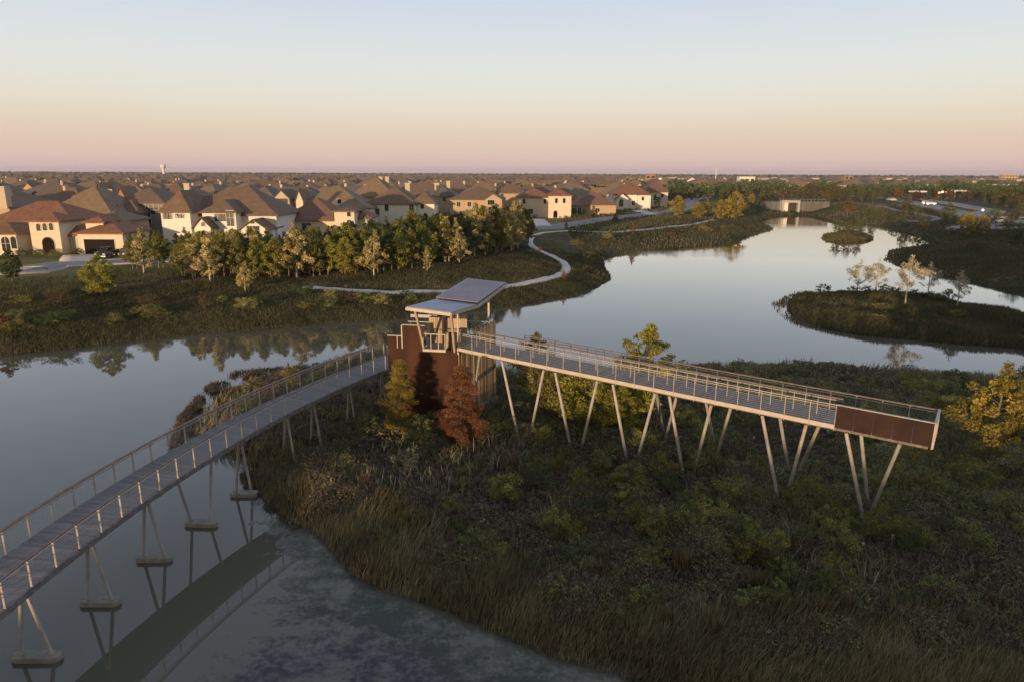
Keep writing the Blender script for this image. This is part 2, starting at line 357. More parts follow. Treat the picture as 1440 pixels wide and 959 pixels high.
# ---------------------------------------------------------------- shorelines and terrain
P0 = lambda L: [tuple(at(x, y, 0)[:2]) for x, y in L]
MAIN = [(-20000, 20), (-600, 30)] + P0([(-300, 535), (0, 499.5), (90, 490), (187, 478), (262, 472), (340, 465), (420, 458.5), (500, 452), (560, 448), (630, 441), (690, 434), (740, 428), (799, 418), (828, 410), (856, 391.5), (847, 375), (846, 364), (870, 358), (905, 352), (950, 350), (1000, 345), (1036, 341), (1055, 332), (1086, 323), (1068, 312), (1074, 304), (1150, 303), (1178, 309), (1205, 315), (1242, 320), (1284, 329), (1318, 344), (1287, 349), (1255, 353), (1245, 366), (1279, 376), (1313, 383.6), (1345, 391.5), (1390, 402), (1440, 415), (1560, 440), (1760, 470)]) + [(700, 60), (20000, 60), (20000, 20000), (-20000, 20000)]
NEAR = P0([(287, 640), (284, 610), (293, 582), (318, 556), (350, 541), (386, 531), (424, 523), (470, 509), (513, 500), (547, 500), (600, 506), (660, 520), (720, 530), (800, 533), (880, 524), (950, 519), (1019, 517), (1126, 511), (1189, 516), (1242, 523), (1297, 531), (1347, 532), (1440, 538), (1700, 560)]) + [(120, 45), (120, 12)] + P0([(1700, 1040), (1440, 1004), (1300, 996), (1100, 990), (1000, 978), (919, 960), (866, 936), (783, 913), (759, 903), (692, 876), (642, 853), (593, 836), (546, 820), (506, 803), (473, 762), (450, 742), (426, 733), (400, 716), (375, 690), (367, 662), (340, 645), (310, 642)])
ISLE = P0([(1112, 431), (1123, 419), (1152, 415), (1218, 416), (1311, 423), (1363, 434), (1403, 439), (1440, 446), (1560, 465), (1700, 500), (1560, 505), (1440, 490), (1350, 483), (1284, 477), (1218, 472), (1166, 463), (1123, 449)])
ISLET = P0([(1157, 335), (1165, 331), (1190, 329), (1215, 331), (1226, 335.3), (1218, 339), (1191, 341.5), (1166, 339.5)])
POLYS = [(np.array(MAIN), 3.5, 12.0), (np.array(NEAR), .85, 3.5), (np.array(ISLE), 1.0, 4.0), (np.array(ISLET), 1.6, 6.0), (np.array([(400, -40), (400, -400), (-500, -400), (-500, -52), (-60, -50), (60, -44)]), .85, 3.5)]
def sdist(poly, X, Y):
    d2 = np.full(X.shape, 1e18); ins = np.zeros(X.shape, bool)
    n = len(poly)
    for i in range(n):
        (ax, ay), (bx, by) = poly[i], poly[(i+1) % n]
        ex, ey = bx-ax, by-ay; L = ex*ex+ey*ey
        t = np.clip(((X-ax)*ex+(Y-ay)*ey)/L, 0, 1)
        d2 = np.minimum(d2, (X-ax-t*ex)**2+(Y-ay-t*ey)**2)
        if by != ay:
            c = ((ay > Y) != (by > Y)) & (X < (bx-ax)*(Y-ay)/(by-ay)+ax); ins ^= c
    d = np.sqrt(d2)
    return np.where(ins, d, -d)
def wig(X, Y):
    return (np.sin(X*.9+1.3*np.sin(Y*.37))*np.cos(Y*.8+1.1*np.sin(X*.29)) + .6*np.sin(X*2.3+.7)*np.sin(Y*2.1+X*.4))
def land(X, Y):
    X = np.asarray(X, float); Y = np.asarray(Y, float)
    zs = []; ds = []
    near = np.clip(Y/60, .5, 2.5)
    for poly, hm, sc_ in POLYS:
        d = sdist(poly, X, Y); ds.append(d)
        d = d + .35*wig(X, Y)*near
        z = np.where(d > 0, hm*(1-np.exp(-np.maximum(d, 0)/sc_)), np.maximum(d*.35, -1.3))
        zs.append(z)
    z = np.max(zs, 0)
    z = z + np.where(z > .3, .10*np.sin(X*.21+1)*np.sin(Y*.17)+.05*wig(X*.7, Y*.7), 0)*np.clip((z-.3)*2, 0, 1)
    return z, ds
def gz(x, y): return float(land(np.array([x]), np.array([y]))[0][0])
def gp(px, py, z0=2.0):
    z = z0
    for _ in range(8):
        p = at(px, py, z); z = .5*z + .5*max(gz(p[0], p[1]), 0)
    return np.array([p[0], p[1], gz(p[0], p[1])])
def smooth01(a, b, x):
    t = np.clip((x-a)/(b-a), 0, 1); return t*t*(3-2*t)

def build_terrain():
    ys = list(np.arange(-220, 10, 6.0)) + list(np.arange(10, 80, .55)) + list(np.arange(80, 140, 1.0)) + list(np.arange(140, 380, 3.0))
    y = 380.
    while y < 15000: y *= 1.035; ys.append(y)
    ys = np.array(ys); nc = 440
    s = np.linspace(-1, 1, nc); s = np.sign(s)*(.55*np.abs(s)+.45*np.abs(s)**2.2)
    Wd = np.maximum(150, 1.35*ys + 110)
    X = Wd[:, None]*s[None, :]; Y = np.repeat(ys[:, None], nc, 1)
    z, ds = land(X, Y)
    V = np.stack([X, Y, z], -1).reshape(-1, 3)
    i = np.arange(len(ys)-1)[:, None]*nc + np.arange(nc-1)[None, :]
    F4 = np.stack([i, i+1, i+nc+1, i+nc], -1).reshape(-1, 4)
    # mown verge and gardens beyond the tall grass on the north bank; bare dark soil under the weeds of the near land
    lawn = smooth01(24, 32, ds[0])*smooth01(60, 90, Y)*(1-smooth01(330, 420, Y))*(1-smooth01(60, 120, X))
    soil = smooth01(1.0, 4, ds[1])
    me = mesh_np('ground', V, F4, M['ground'], attrs={'lawn': ('POINT', lawn.ravel()), 'soil': ('POINT', soil.ravel())})
    me.polygons.foreach_set('use_smooth', np.ones(len(F4), bool))
    return tag(link('ground', me), 'grassy ground of the lake park and the plain beyond', kind='structure')
build_terrain()

def build_water():
    xs = np.concatenate([np.arange(-420, -40, 12), np.arange(-40, 40, .8), np.arange(40, 420, 9)])
    ys = np.concatenate([np.arange(-190, 6, 14), np.arange(6, 60, .8), np.arange(60, 352, 8)])
    X, Y = np.meshgrid(xs, ys); nc = len(xs)
    V = np.stack([X, Y, 0*X], -1).reshape(-1, 3)
    i = np.arange(len(ys)-1)[:, None]*nc + np.arange(nc-1)[None, :]
    F4 = np.stack([i, i+1, i+nc+1, i+nc], -1).reshape(-1, 4)
    bay = np.array(P0([(225, 985), (330, 880), (395, 805), (352, 735), (330, 700), (352, 672), (400, 700), (560, 800), (800, 900), (960, 975), (960, 1100), (225, 1100)]))
    d = sdist(bay, X, Y); weed = .97*smooth01(-6.0, 3.0, d)
    dn = sdist(np.array(NEAR), X, Y)
    weed = np.maximum(weed, .75*smooth01(-2.2, -.2, dn)*(Y < 60))
    shore = smooth01(-5.5, -.8, dn)
    me = mesh_np('water', V, F4, M['water'], attrs={'weed': ('POINT', weed.ravel()), 'shore': ('POINT', shore.ravel())})
    return tag(link('lake_water', me), 'still lake water mirroring the evening sky', kind='structure')
build_water()

PATHS = []
def ribbon(name, pts, width, m, label, lift=.06, kerb=None, kind='structure'):
    pts = np.array(pts, float)
    # smooth by Catmull-Rom
    out = []
    P = np.vstack([2*pts[0]-pts[1], pts, 2*pts[-1]-pts[-2]])
    for i in range(1, len(P)-2):
        L = np.linalg.norm(P[i+1]-P[i]); k = max(3, int(L/2.0))
        for t in np.linspace(0, 1, k, endpoint=False):
            a, b, c, d = P[i-1], P[i], P[i+1], P[i+2]
            out.append(.5*((2*b)+(-a+c)*t+(2*a-5*b+4*c-d)*t*t+(-a+3*b-3*c+d)*t**3))
    out.append(pts[-1]); C = np.array(out); PATHS.append((C, width/2+(kerb or 0)+.45))
    T = np.gradient(C, axis=0); T /= np.linalg.norm(T, axis=1)[:, None]; N = np.stack([-T[:, 1], T[:, 0]], 1)
    def strip(o0, o1, up0, up1, nm, mt, lab, parent=None, kd=None):
        cols = [o0 + (o1-o0)*k/4 for k in range(5)]
        X = np.stack([C[:, 0]+N[:, 0]*c for c in cols], 1); Y = np.stack([C[:, 1]+N[:, 1]*c for c in cols], 1)
        Z = land(X, Y)[0]; zt = np.maximum(Z.max(1, keepdims=True)*.5+Z*.5, Z) + up1
        nr, ncol = X.shape
        V = np.concatenate([np.stack([X, Y, zt], -1).reshape(-1, 3), np.stack([X, Y, Z-.1], -1).reshape(-1, 3)])
        F = []
        for r in range(nr-1):
            for c in range(ncol-1):
                a = r*ncol+c; F.append((a, a+1, a+ncol+1, a+ncol))
            o = nr*ncol
            a = r*ncol; F.append((a, a+ncol, a+ncol+o, a+o))
            a = r*ncol+ncol-1; F.append((a+ncol, a, a+o, a+ncol+o))
        ob = link(nm, mesh_np(nm, V, np.array(F), mt), parent)
        return ob
    o = strip(-width/2, width/2, 0, lift, name, m, label)
    tag(o, label, kind=kind)
    if kerb:
        for sgn in (-1, 1):
            a, b = sgn*width/2, sgn*(width/2+kerb)
            k = strip(min(a, b), max(a, b), 0, lift+.12, 'kerb', M['concrete'], None)
            tag(k, 'pale concrete kerb along the road', kind='structure')
    return o
G2 = lambda L: [tuple(gp(x, y)[:2]) for x, y in L]
ribbon('footpath', G2([(428, 404), (470, 407), (520, 410), (565, 411.5), (615, 411), (660, 409), (705, 404), (748, 397), (780, 389), (796, 380), (792, 370), (778, 362), (760, 354), (747, 346), (745, 338), (753, 331), (772, 327), (800, 325)]), 1.65, M['path'], 'pale winding concrete footpath along the grassy bank', .05)
ribbon('footpath', G2([(800, 325), (840, 327), (880, 326), (920, 322), (960, 318), (985, 314), (1003, 310)]), 1.7, M['path'], 'thin pale footpath running below the autumn trees', .09)
ribbon('road', [(-210, 92), (-150, 98)] + G2([(0, 383), (60, 377), (120, 372)]) + [(-55, 122), (-40, 138), (-25, 160), (-8, 190)] + G2([(750, 321), (800, 317), (850, 309), (905, 303), (950, 297), (968, 288), (975, 281)]) + [(130, 470), (160, 620)], 7.0, M['asphalt'], 'concrete residential street in front of the houses', .12, kerb=.35)
ribbon('road', [(420, 150)] + G2([(1470, 322), (1425, 313), (1385, 306), (1340, 298), (1300, 289), (1265, 283), (1210, 277)]) + [(190, 640), (150, 900)], 8.5, M['asphalt'], 'pale multi lane road east of the lake', .18, kerb=.35)
ribbon('road', [(480, 210)] + G2([(1470, 308), (1395, 297), (1335, 287), (1310, 283)]) + [(290, 560), (250, 760)], 7.5, M['asphalt'], 'second carriageway beyond the grassy median', .18, kerb=.35)
ribbon('footpath', G2([(1228, 290), (1245, 292), (1262, 297), (1290, 301), (1318, 308), (1300, 312), (1270, 311)]), 2.6, M['asphalt'], 'looping pale path on the east bank', .12)
ribbon('driveway', [(-78.5, 125.6), (-75.5, 120), (-72, 114.5)], 7.0, M['path'], 'pale concrete driveway of the red tiled house', .10)
ribbon('driveway', G2([(755, 309), (760, 314), (765, 319)]), 5.0, M['path'], 'pale concrete driveway of the red roofed cream house', .15)
ribbon('driveway', G2([(896, 297), (910, 300), (918, 303)]), 5.0, M['path'], 'pale concrete driveway between the far lakeside houses', .15)

# ---------------------------------------------------------------- the curved low footbridge over the water
def v3(p, z): return np.array([p[0], p[1], z])
def deck_boards(mb, L, Rr, zs, bw=.14, gap=.012, th=.045):
    """boards across a strip given as matching left and right edge polylines (n,2) and heights"""
    L = np.array(L); Rr = np.array(Rr); zs = np.array(zs)
    C = (L+Rr)/2; s = np.concatenate([[0], np.cumsum(np.linalg.norm(np.diff(C, axis=0), axis=1))])
    n = int(s[-1]/bw); q = np.linspace(0, s[-1], n+1)
    f = lambda A, t: np.array([np.interp(t, s, A[:, 0]), np.interp(t, s, A[:, 1])])
    for i in range(n):
        a, b = q[i]+gap/2, q[i+1]-gap/2
        z0, z1 = np.interp(a, s, zs), np.interp(b, s, zs)
        p = [v3(f(L, a), z0), v3(f(Rr, a), z0), v3(f(Rr, b), z1), v3(f(L, b), z1)]
        dz = rnd.uniform(-.004, .004); tn = min(1, max(0, rnd.gauss(.5, .22)))
        top = [x+np.array([0, 0, dz]) for x in p]; bot = [x-np.array([0, 0, th]) for x in p]
        mb.add(bot+top, [(4, 5, 6, 7), (0, 3, 2, 1), (0, 1, 5, 4), (1, 2, 6, 5), (2, 3, 7, 6), (3, 0, 4, 7)], tn)
def railing(parent, base, zs, inward, h=1.06, cap='wood', infill=True, label=None, step=1.22, skip_last=False, drop=.30, capw=.13):
    """posts, cap rail, lower tube and cable mesh along a polyline; inward = unit vectors to the deck side"""
    base = np.array(base, float); zs = np.array(zs, float)
    s = np.concatenate([[0], np.cumsum(np.linalg.norm(np.diff(base, axis=0), axis=1))])
    n = max(1, round(s[-1]/step)); q = np.linspace(0, s[-1], n+1)
    P = [np.array([np.interp(t, s, base[:, 0]), np.interp(t, s, base[:, 1]), np.interp(t, s, zs)]) for t in q]
    lean = .0
    for k, p in enumerate(P):
        if skip_last and k == n: continue
        d = P[min(k+1, n)]-P[max(k-1, 0)]; d[2] = 0; d /= np.linalg.norm(d)
        mb = MB(); mb.beam(p-np.array([0, 0, drop]), p+np.array([0, 0, h-.03]), .075, .035, up=tuple(d))
        iw = np.array([-d[1], d[0], 0]) * inward
        top = p+np.array([0, 0, h-.05]); mb.beam(top-iw*.0+np.array([0, 0, -.02]), top+iw*.07+np.array([0, 0, .0]), .05, .03)
        mb.build('post', M['steel'], parent)
    def run(hh, w, t, m, nm, inset=0.0):
        mb = MB()
        for k in range(n):
            d = P[k+1]-P[k]; d[2] = 0; d /= np.linalg.norm(d); iw = np.array([-d[1], d[0], 0])*inward
            a = P[k]+iw*inset; b = P[k+1]+iw*inset
            mb.beam(a+np.array([0, 0, hh]), b+np.array([0, 0, hh]), w, t)
        return mb.build(nm, m, parent)
    if cap == 'wood': run(h, capw, .045, M['railwood'], 'cap_rail', .03)
    else: run(h, .055, .045, M['steel'], 'cap_rail')
    run(h-.13, .035, .035, M['steel'], 'grab_rail', .06)
    if infill:
        mb = MB()
        for k in range(n):
            d = P[k+1]-P[k]; d[2] = 0; d /= np.linalg.norm(d); iw = np.array([-d[1], d[0], 0])*inward*.035
            a = P[k]+iw; b = P[k+1]+iw
            for hh in np.arange(.10, h-.16, .11):
                mb.beam(a+np.array([0, 0, hh]), b+np.array([0, 0, hh]), .007, .007)
        mb.build('cable_infill', M['steel'], parent)
    return P

FRONT = [(28,836),(61.5,813),(91.5,788),(123,764.7),(148,741),(174.6,725),(201,706.5),(223,690.5),(246,674.5),(268,661),(288.6,645.5),(307,635),(326,622),(346,614),(365.5,604),(384,593),(401,584),(416,576),(433,567),(449,558),(466,552),(481.5,544),(496,538.6),(510,532),(526,527),(545,518)]
LZ = lambda i: 3.85 + .75*i/25
fp = np.array([at(x, y, LZ(i))[:2] for i, (x, y) in enumerate(FRONT)])
ii = np.arange(len(fp)); fx = np.polyfit(ii, fp[:, 0], 3); fy = np.polyfit(ii, fp[:, 1], 2)
tt = np.linspace(-9, 27.2, 75)
FE = np.stack([np.polyval(fx, tt), np.polyval(fy, tt)], 1)
FT = np.gradient(FE, axis=0); FT /= np.linalg.norm(FT, axis=1)[:, None]
LW = 2.55
BE = FE + np.stack([-FT[:, 1], FT[:, 0]], 1)*LW
FZ = np.array([LZ(max(t, -9)) for t in tt])
org = (FE[30]+BE[30])/2
bridge = empty('footbridge', (org[0], org[1], 0), 'long low footbridge with timber deck curving over the water on A shaped legs', 'footbridge')
mb = MB(); deck_boards(mb, BE, FE, FZ); mb.build('deck', M['deck'], bridge)
for off in (.0, 1.0):
    mb = MB()
    for k in range(len(tt)-1):
        e = lambda q, o: v3(FE[q]*(1-o)+BE[q]*o, FZ[q]-.13)
        sgn = np.array([*(BE[k]-FE[k])/LW*(-.03 if off == 0 else .03), 0])
        mb.beam(e(k, off)+sgn, e(k+1, off)+sgn, .06, .24)
    mb.build('edge_beam', M['steel_dark'], bridge)
for off in (.28, .72):
    mb = MB()
    for k in range(len(tt)-1):
        e = lambda q, o: v3(FE[q]*(1-o)+BE[q]*o, FZ[q]-.22)
        mb.beam(e(k, off), e(k+1, off), .16, .32)
    mb.build('girder', M['steel_dark'], bridge)
railing(bridge, FE, FZ, 1, cap='wood', capw=.075)
railing(bridge, BE, FZ, -1, cap='wood', capw=.16)
def ctr(i):
    k = np.interp(i, tt, np.arange(len(tt))); a = int(min(k, len(tt)-2)); f = k-a
    c = ((FE[a]+BE[a])*(1-f)+(FE[a+1]+BE[a+1])*f)/2
    return v3(c, np.interp(i, tt, FZ))
def near_i(p): # station whose centre is closest to a plan point
    q = np.linspace(-9, 27, 400); c = np.array([ctr(x)[:2] for x in q])
    return q[np.argmin(((c-np.array(p[:2]))**2).sum(1))]
def pile_cap(mb, c, half, wide, axis):
    pts = []; a = np.array(axis)/np.linalg.norm(axis); b = np.array([-a[1], a[0]])
    for k in range(24):
        t = 2*math.pi*k/24; ct, st = math.cos(t), math.sin(t)
        ex = (half-wide)*(1 if ct > 0 else -1)
        pts.append(tuple(c[:2]+a*(ex+wide*ct)+b*wide*st))
    mb.prism(pts, -.9, .22)
PIERS = [((30,920),(73,920)), ((124,843),(157,843)), ((202,782),(231,782)), None, ((332,692),(354,692))]
for k, pr in enumerate(PIERS):
    if pr is None:
        a, b = at(269, 733, .2), at(296, 734, .2)
    else: a, b = at(*pr[0], .2), at(*pr[1], .2)
    c = (a+b)/2; ax = (b-a)[:2]; half = np.linalg.norm(ax)/2
    mb = MB(); pile_cap(mb, c, half+.36, .26, ax); cap = mb.build('pile_cap', M['wetconcrete'], bridge)
    i0 = near_i(c); top = ctr(i0)-np.array([0, 0, .36])
    tops = (top, top)
    if pr is None:
        t1, t2 = ctr(i0-1.25), ctr(i0+1.25); tops = (t1-np.array([0, 0, .36]), t2-np.array([0, 0, .36]))
    for foot, tp in zip((a, b), tops):
        mb = MB(); mb.tube(foot, tp, .075, n=12); mb.build('leg', M['steel'], bridge)
for fa, fb, two in [((388,642),(407,659),1), ((439,626),(456,632),1), ((487,600),(501,603),1), ((517,575),(528,577),1)]:
    a, b = gp(*fa), gp(*fb); a[2] -= .3; b[2] -= .3
    # keep the pair under the deck
    m_ = (a+b)/2; i0 = near_i(m_); c0 = ctr(i0); sh = v3(c0[:2]-m_[:2], 0)
    a, b = a+sh, b+sh; top = c0-np.array([0, 0, .36])
    for foot in (a, b):
        foot[2] = gz(foot[0], foot[1])-.3
        mb = MB(); mb.tube(foot, top, .075, n=12); mb.build('leg', M['steel'], bridge)
for i0 in (-4.5, -8):       # the supports continue beyond the left edge of the view
    c = ctr(i0)
    mb = MB(); pile_cap(mb, v3(c[:2], 0), .95, .26, (1, 0)); mb.build('pile_cap', M['wetconcrete'], bridge)
    for sgn in (-1, 1):
        mb = MB(); mb.tube((c[0]+sgn*.55, c[1], .2), c-np.array([0, 0, .36]), .085, n=12); mb.build('leg', M['steel'], bridge)

# ---------------------------------------------------------------- the high walkway
ZC, ZE = 6.4, 6.0
C0 = at(643, 488.5, ZC)
E0 = .5*(at(1314.5, 594, ZE+1.08) + at(1311, 628, ZE-.12)); E0[2] = ZE
wd = (E0-C0)[:2]; WL = np.linalg.norm(wd); wd /= WL
wn_ = np.array([-wd[1], wd[0]])                       # to the far side
WW = 2.25
def W(s, o, dz=0.0):
    """point of the walkway: s metres along, o metres from its near edge to the far side, dz above the deck"""
    p = C0[:2] + wd*s + wn_*o
    return np.array([p[0], p[1], ZC+(ZE-ZC)*s/WL+dz])
walk = empty('walkway', (*W(WL/2, WW/2)[:2], 0), 'high straight walkway on slanting pole pairs with a rust steel front at its open end', 'walkway')
ss = np.linspace(-.3, WL, 30); S_ST = -.3
zz = np.array([W(s, 0)[2] for s in ss])
mb = MB(); deck_boards(mb, [W(s, WW)[:2] for s in ss], [W(s, 0)[:2] for s in ss], zz); mb.build('deck', M['deck'], walk)
SP = WL*.853
mb = MB(); mb.beam(W(S_ST, -.04, -.11), W(SP, -.04, -.11), .07, .22)
mb.build('edge_beam', M['fascia'], walk)
mb = MB(); mb.beam(W(S_ST, WW+.04, -.11), W(WL, WW+.04, -.11), .07, .22); mb.build('edge_beam', M['fascia'], walk)
for o in (.45, WW-.45):
    mb = MB(); mb.beam(W(S_ST, o, -.25), W(WL-.15, o, -.25), .18, .34); mb.build('girder', M['steel_dark'], walk)
q = np.linspace(0, 1, 2)
def wrail(s0, s1, o, inward, **k):
    pts = [W(s0+(s1-s0)*t, o) for t in q]
    return railing(walk, [p[:2] for p in pts], [p[2] for p in pts], inward, **k)
wrail(.15, SP, -.06, 1, cap='metal', skip_last=False)
wrail(4.2, WL, WW+.06, -1, cap='wood', capw=.13)
wrail(.9, SP+.1, WW*.5, 1, cap='wood', drop=0.0, capw=.17, infill=False)
# rust steel front of the end bay, panel by panel
npan = 5
for k in range(npan):
    a, b = SP+(WL-SP)*k/npan+.012, SP+(WL-SP)*(k+1)/npan-.012
    mb = MB(); p = [W(a, -.10, -.13), W(b, -.10, -.13), W(b, -.10, 1.06), W(a, -.10, 1.06)]
    mb.slab(p, (wn_[0], wn_[1], 0), .03); mb.build('rust_panel', M['corten_rail'], walk)
mb = MB(); mb.beam(W(SP, -.06, 1.085), W(WL+.06, -.06, 1.085), .14, .04); mb.build('cap_rail', M['steel'], walk)
for o0, o1 in ((-.06, WW+.06),):
    for k in range(5):
        o = o0+(o1-o0)*k/4
        mb = MB(); mb.beam(W(WL+.03, o, -.2), W(WL+.03, o, 1.04), .10, .04, up=(wn_[0], wn_[1], 0)); mb.build('post', M['steel'], walk)
    mb = MB(); mb.beam(W(WL+.03, o0, 1.085), W(WL+.03, o1, 1.085), .13, .04); mb.build('cap_rail', M['steel'], walk)
    mb = MB(); mb.beam(W(WL+.02, o0, -.13), W(WL+.02, o1, -.13), .06, .22); mb.build('edge_beam', M['fascia'], walk)
# pole pairs
NL = [((706,503),(730,621)),((764,516),(745,615)),((780,520),(803,632)),((839,533),(817,632)),((861,538),(883,655)),((921,550),(894,654)),((941,556),(962,674)),((1001,567),(975,667)),((1074,583),(1096,711)),((1138,598),(1106,698)),((1196,611),(1215,737)),((1275,624),(1222,727)),((675,497),(668,548))]
def s_of_px(px, o, dz):
    lo, hi = -5., WL+5
    for _ in range(50):
        m_ = (lo+hi)/2; p = W(m_, o, dz); r_ = ray(px, 560)
        if p[0]/p[1] < r_[0]/r_[1]: lo = m_
        else: hi = m_
    return lo
def pole(top, fpx, zg):
    f = at(fpx[0], fpx[1], zg)
    d = f-top; d /= np.linalg.norm(d)
    t = (f[2]-(gz(f[0], f[1])-.5))/-d[2]
    f = f + d*max(0, t)
    mb = MB(); mb.tube(f, top, .095, n=14); mb.build('pole', M['steel'], walk)
for a, b in NL:
    o = .25; s_ = s_of_px(a[0], o, -.4)
    for _ in range(3):
        s_ = s_of_px(a[0]+(0), o, -.4)
    pole(W(s_, o, -.40), b, 2.3 if a[0] < 700 else .75)
for a, b in [((923,552),(934,611)),((952,556),(933,627)),((993,566),(1006,633)),((1027,575),(1005,650)),((1097,589),(1110,667)),((1151,600),(1121,669)),((1211,612),(1221,716))]:
    # a far pole: its foot seen beside the near ones, its head under the far girder
    f = at(b[0], b[1], .8 if a[0] < 1200 else .75)
    r_ = ray(a[0], a[1]); c0 = .5*(W(0, WW-.3, -.45)+W(WL, WW-.3, -.45))
    # the plane through the far girder line and the foot, cut by the sight line
    u_ = W(WL, WW-.3, -.45)-W(0, WW-.3, -.45); nrm = np.cross(u_, f-W(0, WW-.3, -.45))
    t = nrm@(f-np.array([0, 0, CAM_Z]))/(nrm@r_); pt = np.array([0, 0, CAM_Z])+r_*t
    d = pt-f; t2 = (W(0, WW-.3, -.42)[2]-.2-f[2])/d[2]; top = f+d*t2
    d2 = f-top; d2 /= np.linalg.norm(d2); f2 = f + d2*max(0, (f[2]-(gz(f[0], f[1])-.5))/-d2[2])
    mb = MB(); mb.tube(f2, top, .095, n=14); mb.build('pole', M['steel'], walk)

# ---------------------------------------------------------------- the lookout tower
A0 = at(546.5, 518, 4.6)
tu = (C0-A0)[:2]; TLW = np.linalg.norm(tu); tu /= TLW; tn = np.array([-tu[1], tu[0]])   # along the rust wall, and into the tower
rw = wn_; DEP = 4.6                                      # the timber side wall runs back square to the walkway
BR = C0[:2] + rw*DEP
AL = A0[:2] + rw*DEP                                     # back left corner
tower = empty('lookout_tower', (*((C0[:2]+A0[:2]+BR+AL)/4), 0), 'rust steel and timber lookout tower where the footbridge meets the high walkway', 'lookout tower')
FL = 6.4
def T(s, d, z): p = A0[:2]+tu*s+tn*d; return np.array([p[0], p[1], z])
def px_s(px):   # station on the rust wall seen at this column
    lo, hi = -2., TLW+2
    for _ in range(50):
        m_ = (lo+hi)/2; p = T(m_, 0, 6); r_ = ray(px, 480)
        if p[0]/p[1] < r_[0]/r_[1]: lo = m_
        else: hi = m_
    return lo
zof = lambda px, py: (lambda p: atY(px, py, p[1])[2])(T(px_s(px), 0, 0))
s1 = px_s(565.5); sb0, sb1 = px_s(598), px_s(631)
z_low, z_tall, z_bal = zof(556, 472.5), zof(585, 458), zof(600, 489)
z_right = zof(640, 467)
mb = MB()
def wallpart(sa, sb, z0, z1): mb.slab([T(sa, 0, z0), T(sb, 0, z0), T(sb, 0, z1), T(sa, 0, z1)], (tn[0], tn[1], 0), .12)
wallpart(0, s1, -.3, z_low); wallpart(s1, sb0, -.3, z_tall); wallpart(sb0, sb1, -.3, FL-.25); wallpart(sb1, TLW, -.3, z_right)
mb.build('rust_wall', M['corten'], tower)
mb = MB(); cp = lambda sa, sb, z: mb.beam(T(sa, .06, z+.02), T(sb, .06, z+.02), .16, .04)
cp(-.02, s1, z_low); cp(s1, sb0, z_tall); cp(sb1, TLW, z_right)
mb.beam(T(s1, -.02, z_low-.9), T(s1, -.02, z_tall), .05, .08); mb.beam(T(s1-.35, -.02, z_low-.9), T(s1-.35, -.02, z_low), .04, .05)
mb.build('wall_coping', M['fascia'], tower)
# back wall and left wall of the same rust steel (left wall stops above the footbridge)
mb = MB(); mb.slab([v3(AL, -.3), v3(BR, -.3), v3(BR, FL-.1), v3(AL, FL-.1)], (-rw[0], -rw[1], 0), .12)
mb.build('back_wall', M['corten'], tower)
mb = MB(); a2 = A0[:2]+tu*.15+rw*1.2
mb.slab([v3(a2+tu*1.2, -.3), v3(AL+tu*1.2, -.3), v3(AL+tu*1.2, 4.4), v3(a2+tu*1.2, 4.4)], (tu[0], tu[1], 0), .12)
mb.build('side_wall', M['corten'], tower)
# timber side wall, board by board, on a concrete base
mb = MB(); nb = 30
nr = np.array([rw[1], -rw[0]])                          # outwards, to the right
def sidewall(mb, d0, d1, z0f, z1f):
    n = max(1, round((d1-d0)/.155))
    for k in range(n):
        a, b = d0+(d1-d0)*k/n+.006, d0+(d1-d0)*(k+1)/n-.006
        pa, pb = C0[:2]+rw*a, C0[:2]+rw*b; off = nr*rnd.choice((.02, .02, .045))
        mb.slab([v3(pa+off, z0f), v3(pb+off, z0f), v3(pb+off, z1f), v3(pa+off, z1f)], (-nr[0], -nr[1], 0), .05+.0, min(1, max(0, rnd.gauss(.5, .25))))
sidewall(mb, .1, DEP, 1.5, FL-.35)
mb.build('timber_wall', M['cedar'], tower)
mb = MB(); sidewall(mb, 2.55, DEP, FL-.345, 7.45); mb.build('timber_screen', M['cedar'], tower)
mb = MB(); pa, pb = C0[:2]+rw*2.5+nr*.02, C0[:2]+rw*(DEP+.04)+nr*.02; mb.beam(v3(pa, 7.475), v3(pb, 7.475), .17, .045); mb.build('screen_cap', M['railwood'], tower)
mb = MB(); pa, pb = C0[:2]+rw*.08-nr*.12, C0[:2]+rw*(DEP+.03)-nr*.12
mb.slab([v3(pa, -.5), v3(pb, -.5), v3(pb, 1.5), v3(pa, 1.5)], (nr[0], nr[1], 0), .24); mb.build('concrete_base', M['concrete'], tower)
# upper floor
mb = MB(); ea, eb = C0[:2], BR
l0 = A0[:2]+tu*(s1+.1)
deck_boards(mb, [l0+tn*.14+rw*0, AL+tu*(s1+.1)], [C0[:2]+tn*.14, BR-tu*.12], [FL, FL]); mb.build('upper_floor', M['deck'], tower)
# lower landing that receives the footbridge
mb = MB(); deck_boards(mb, [A0[:2]+tn*.15+tu*.05, AL+tu*.05], [A0[:2]+tn*.15+tu*(s1+.08), AL+tu*(s1+.08)], [4.6, 4.6]); mb.build('landing', M['deck'], tower)
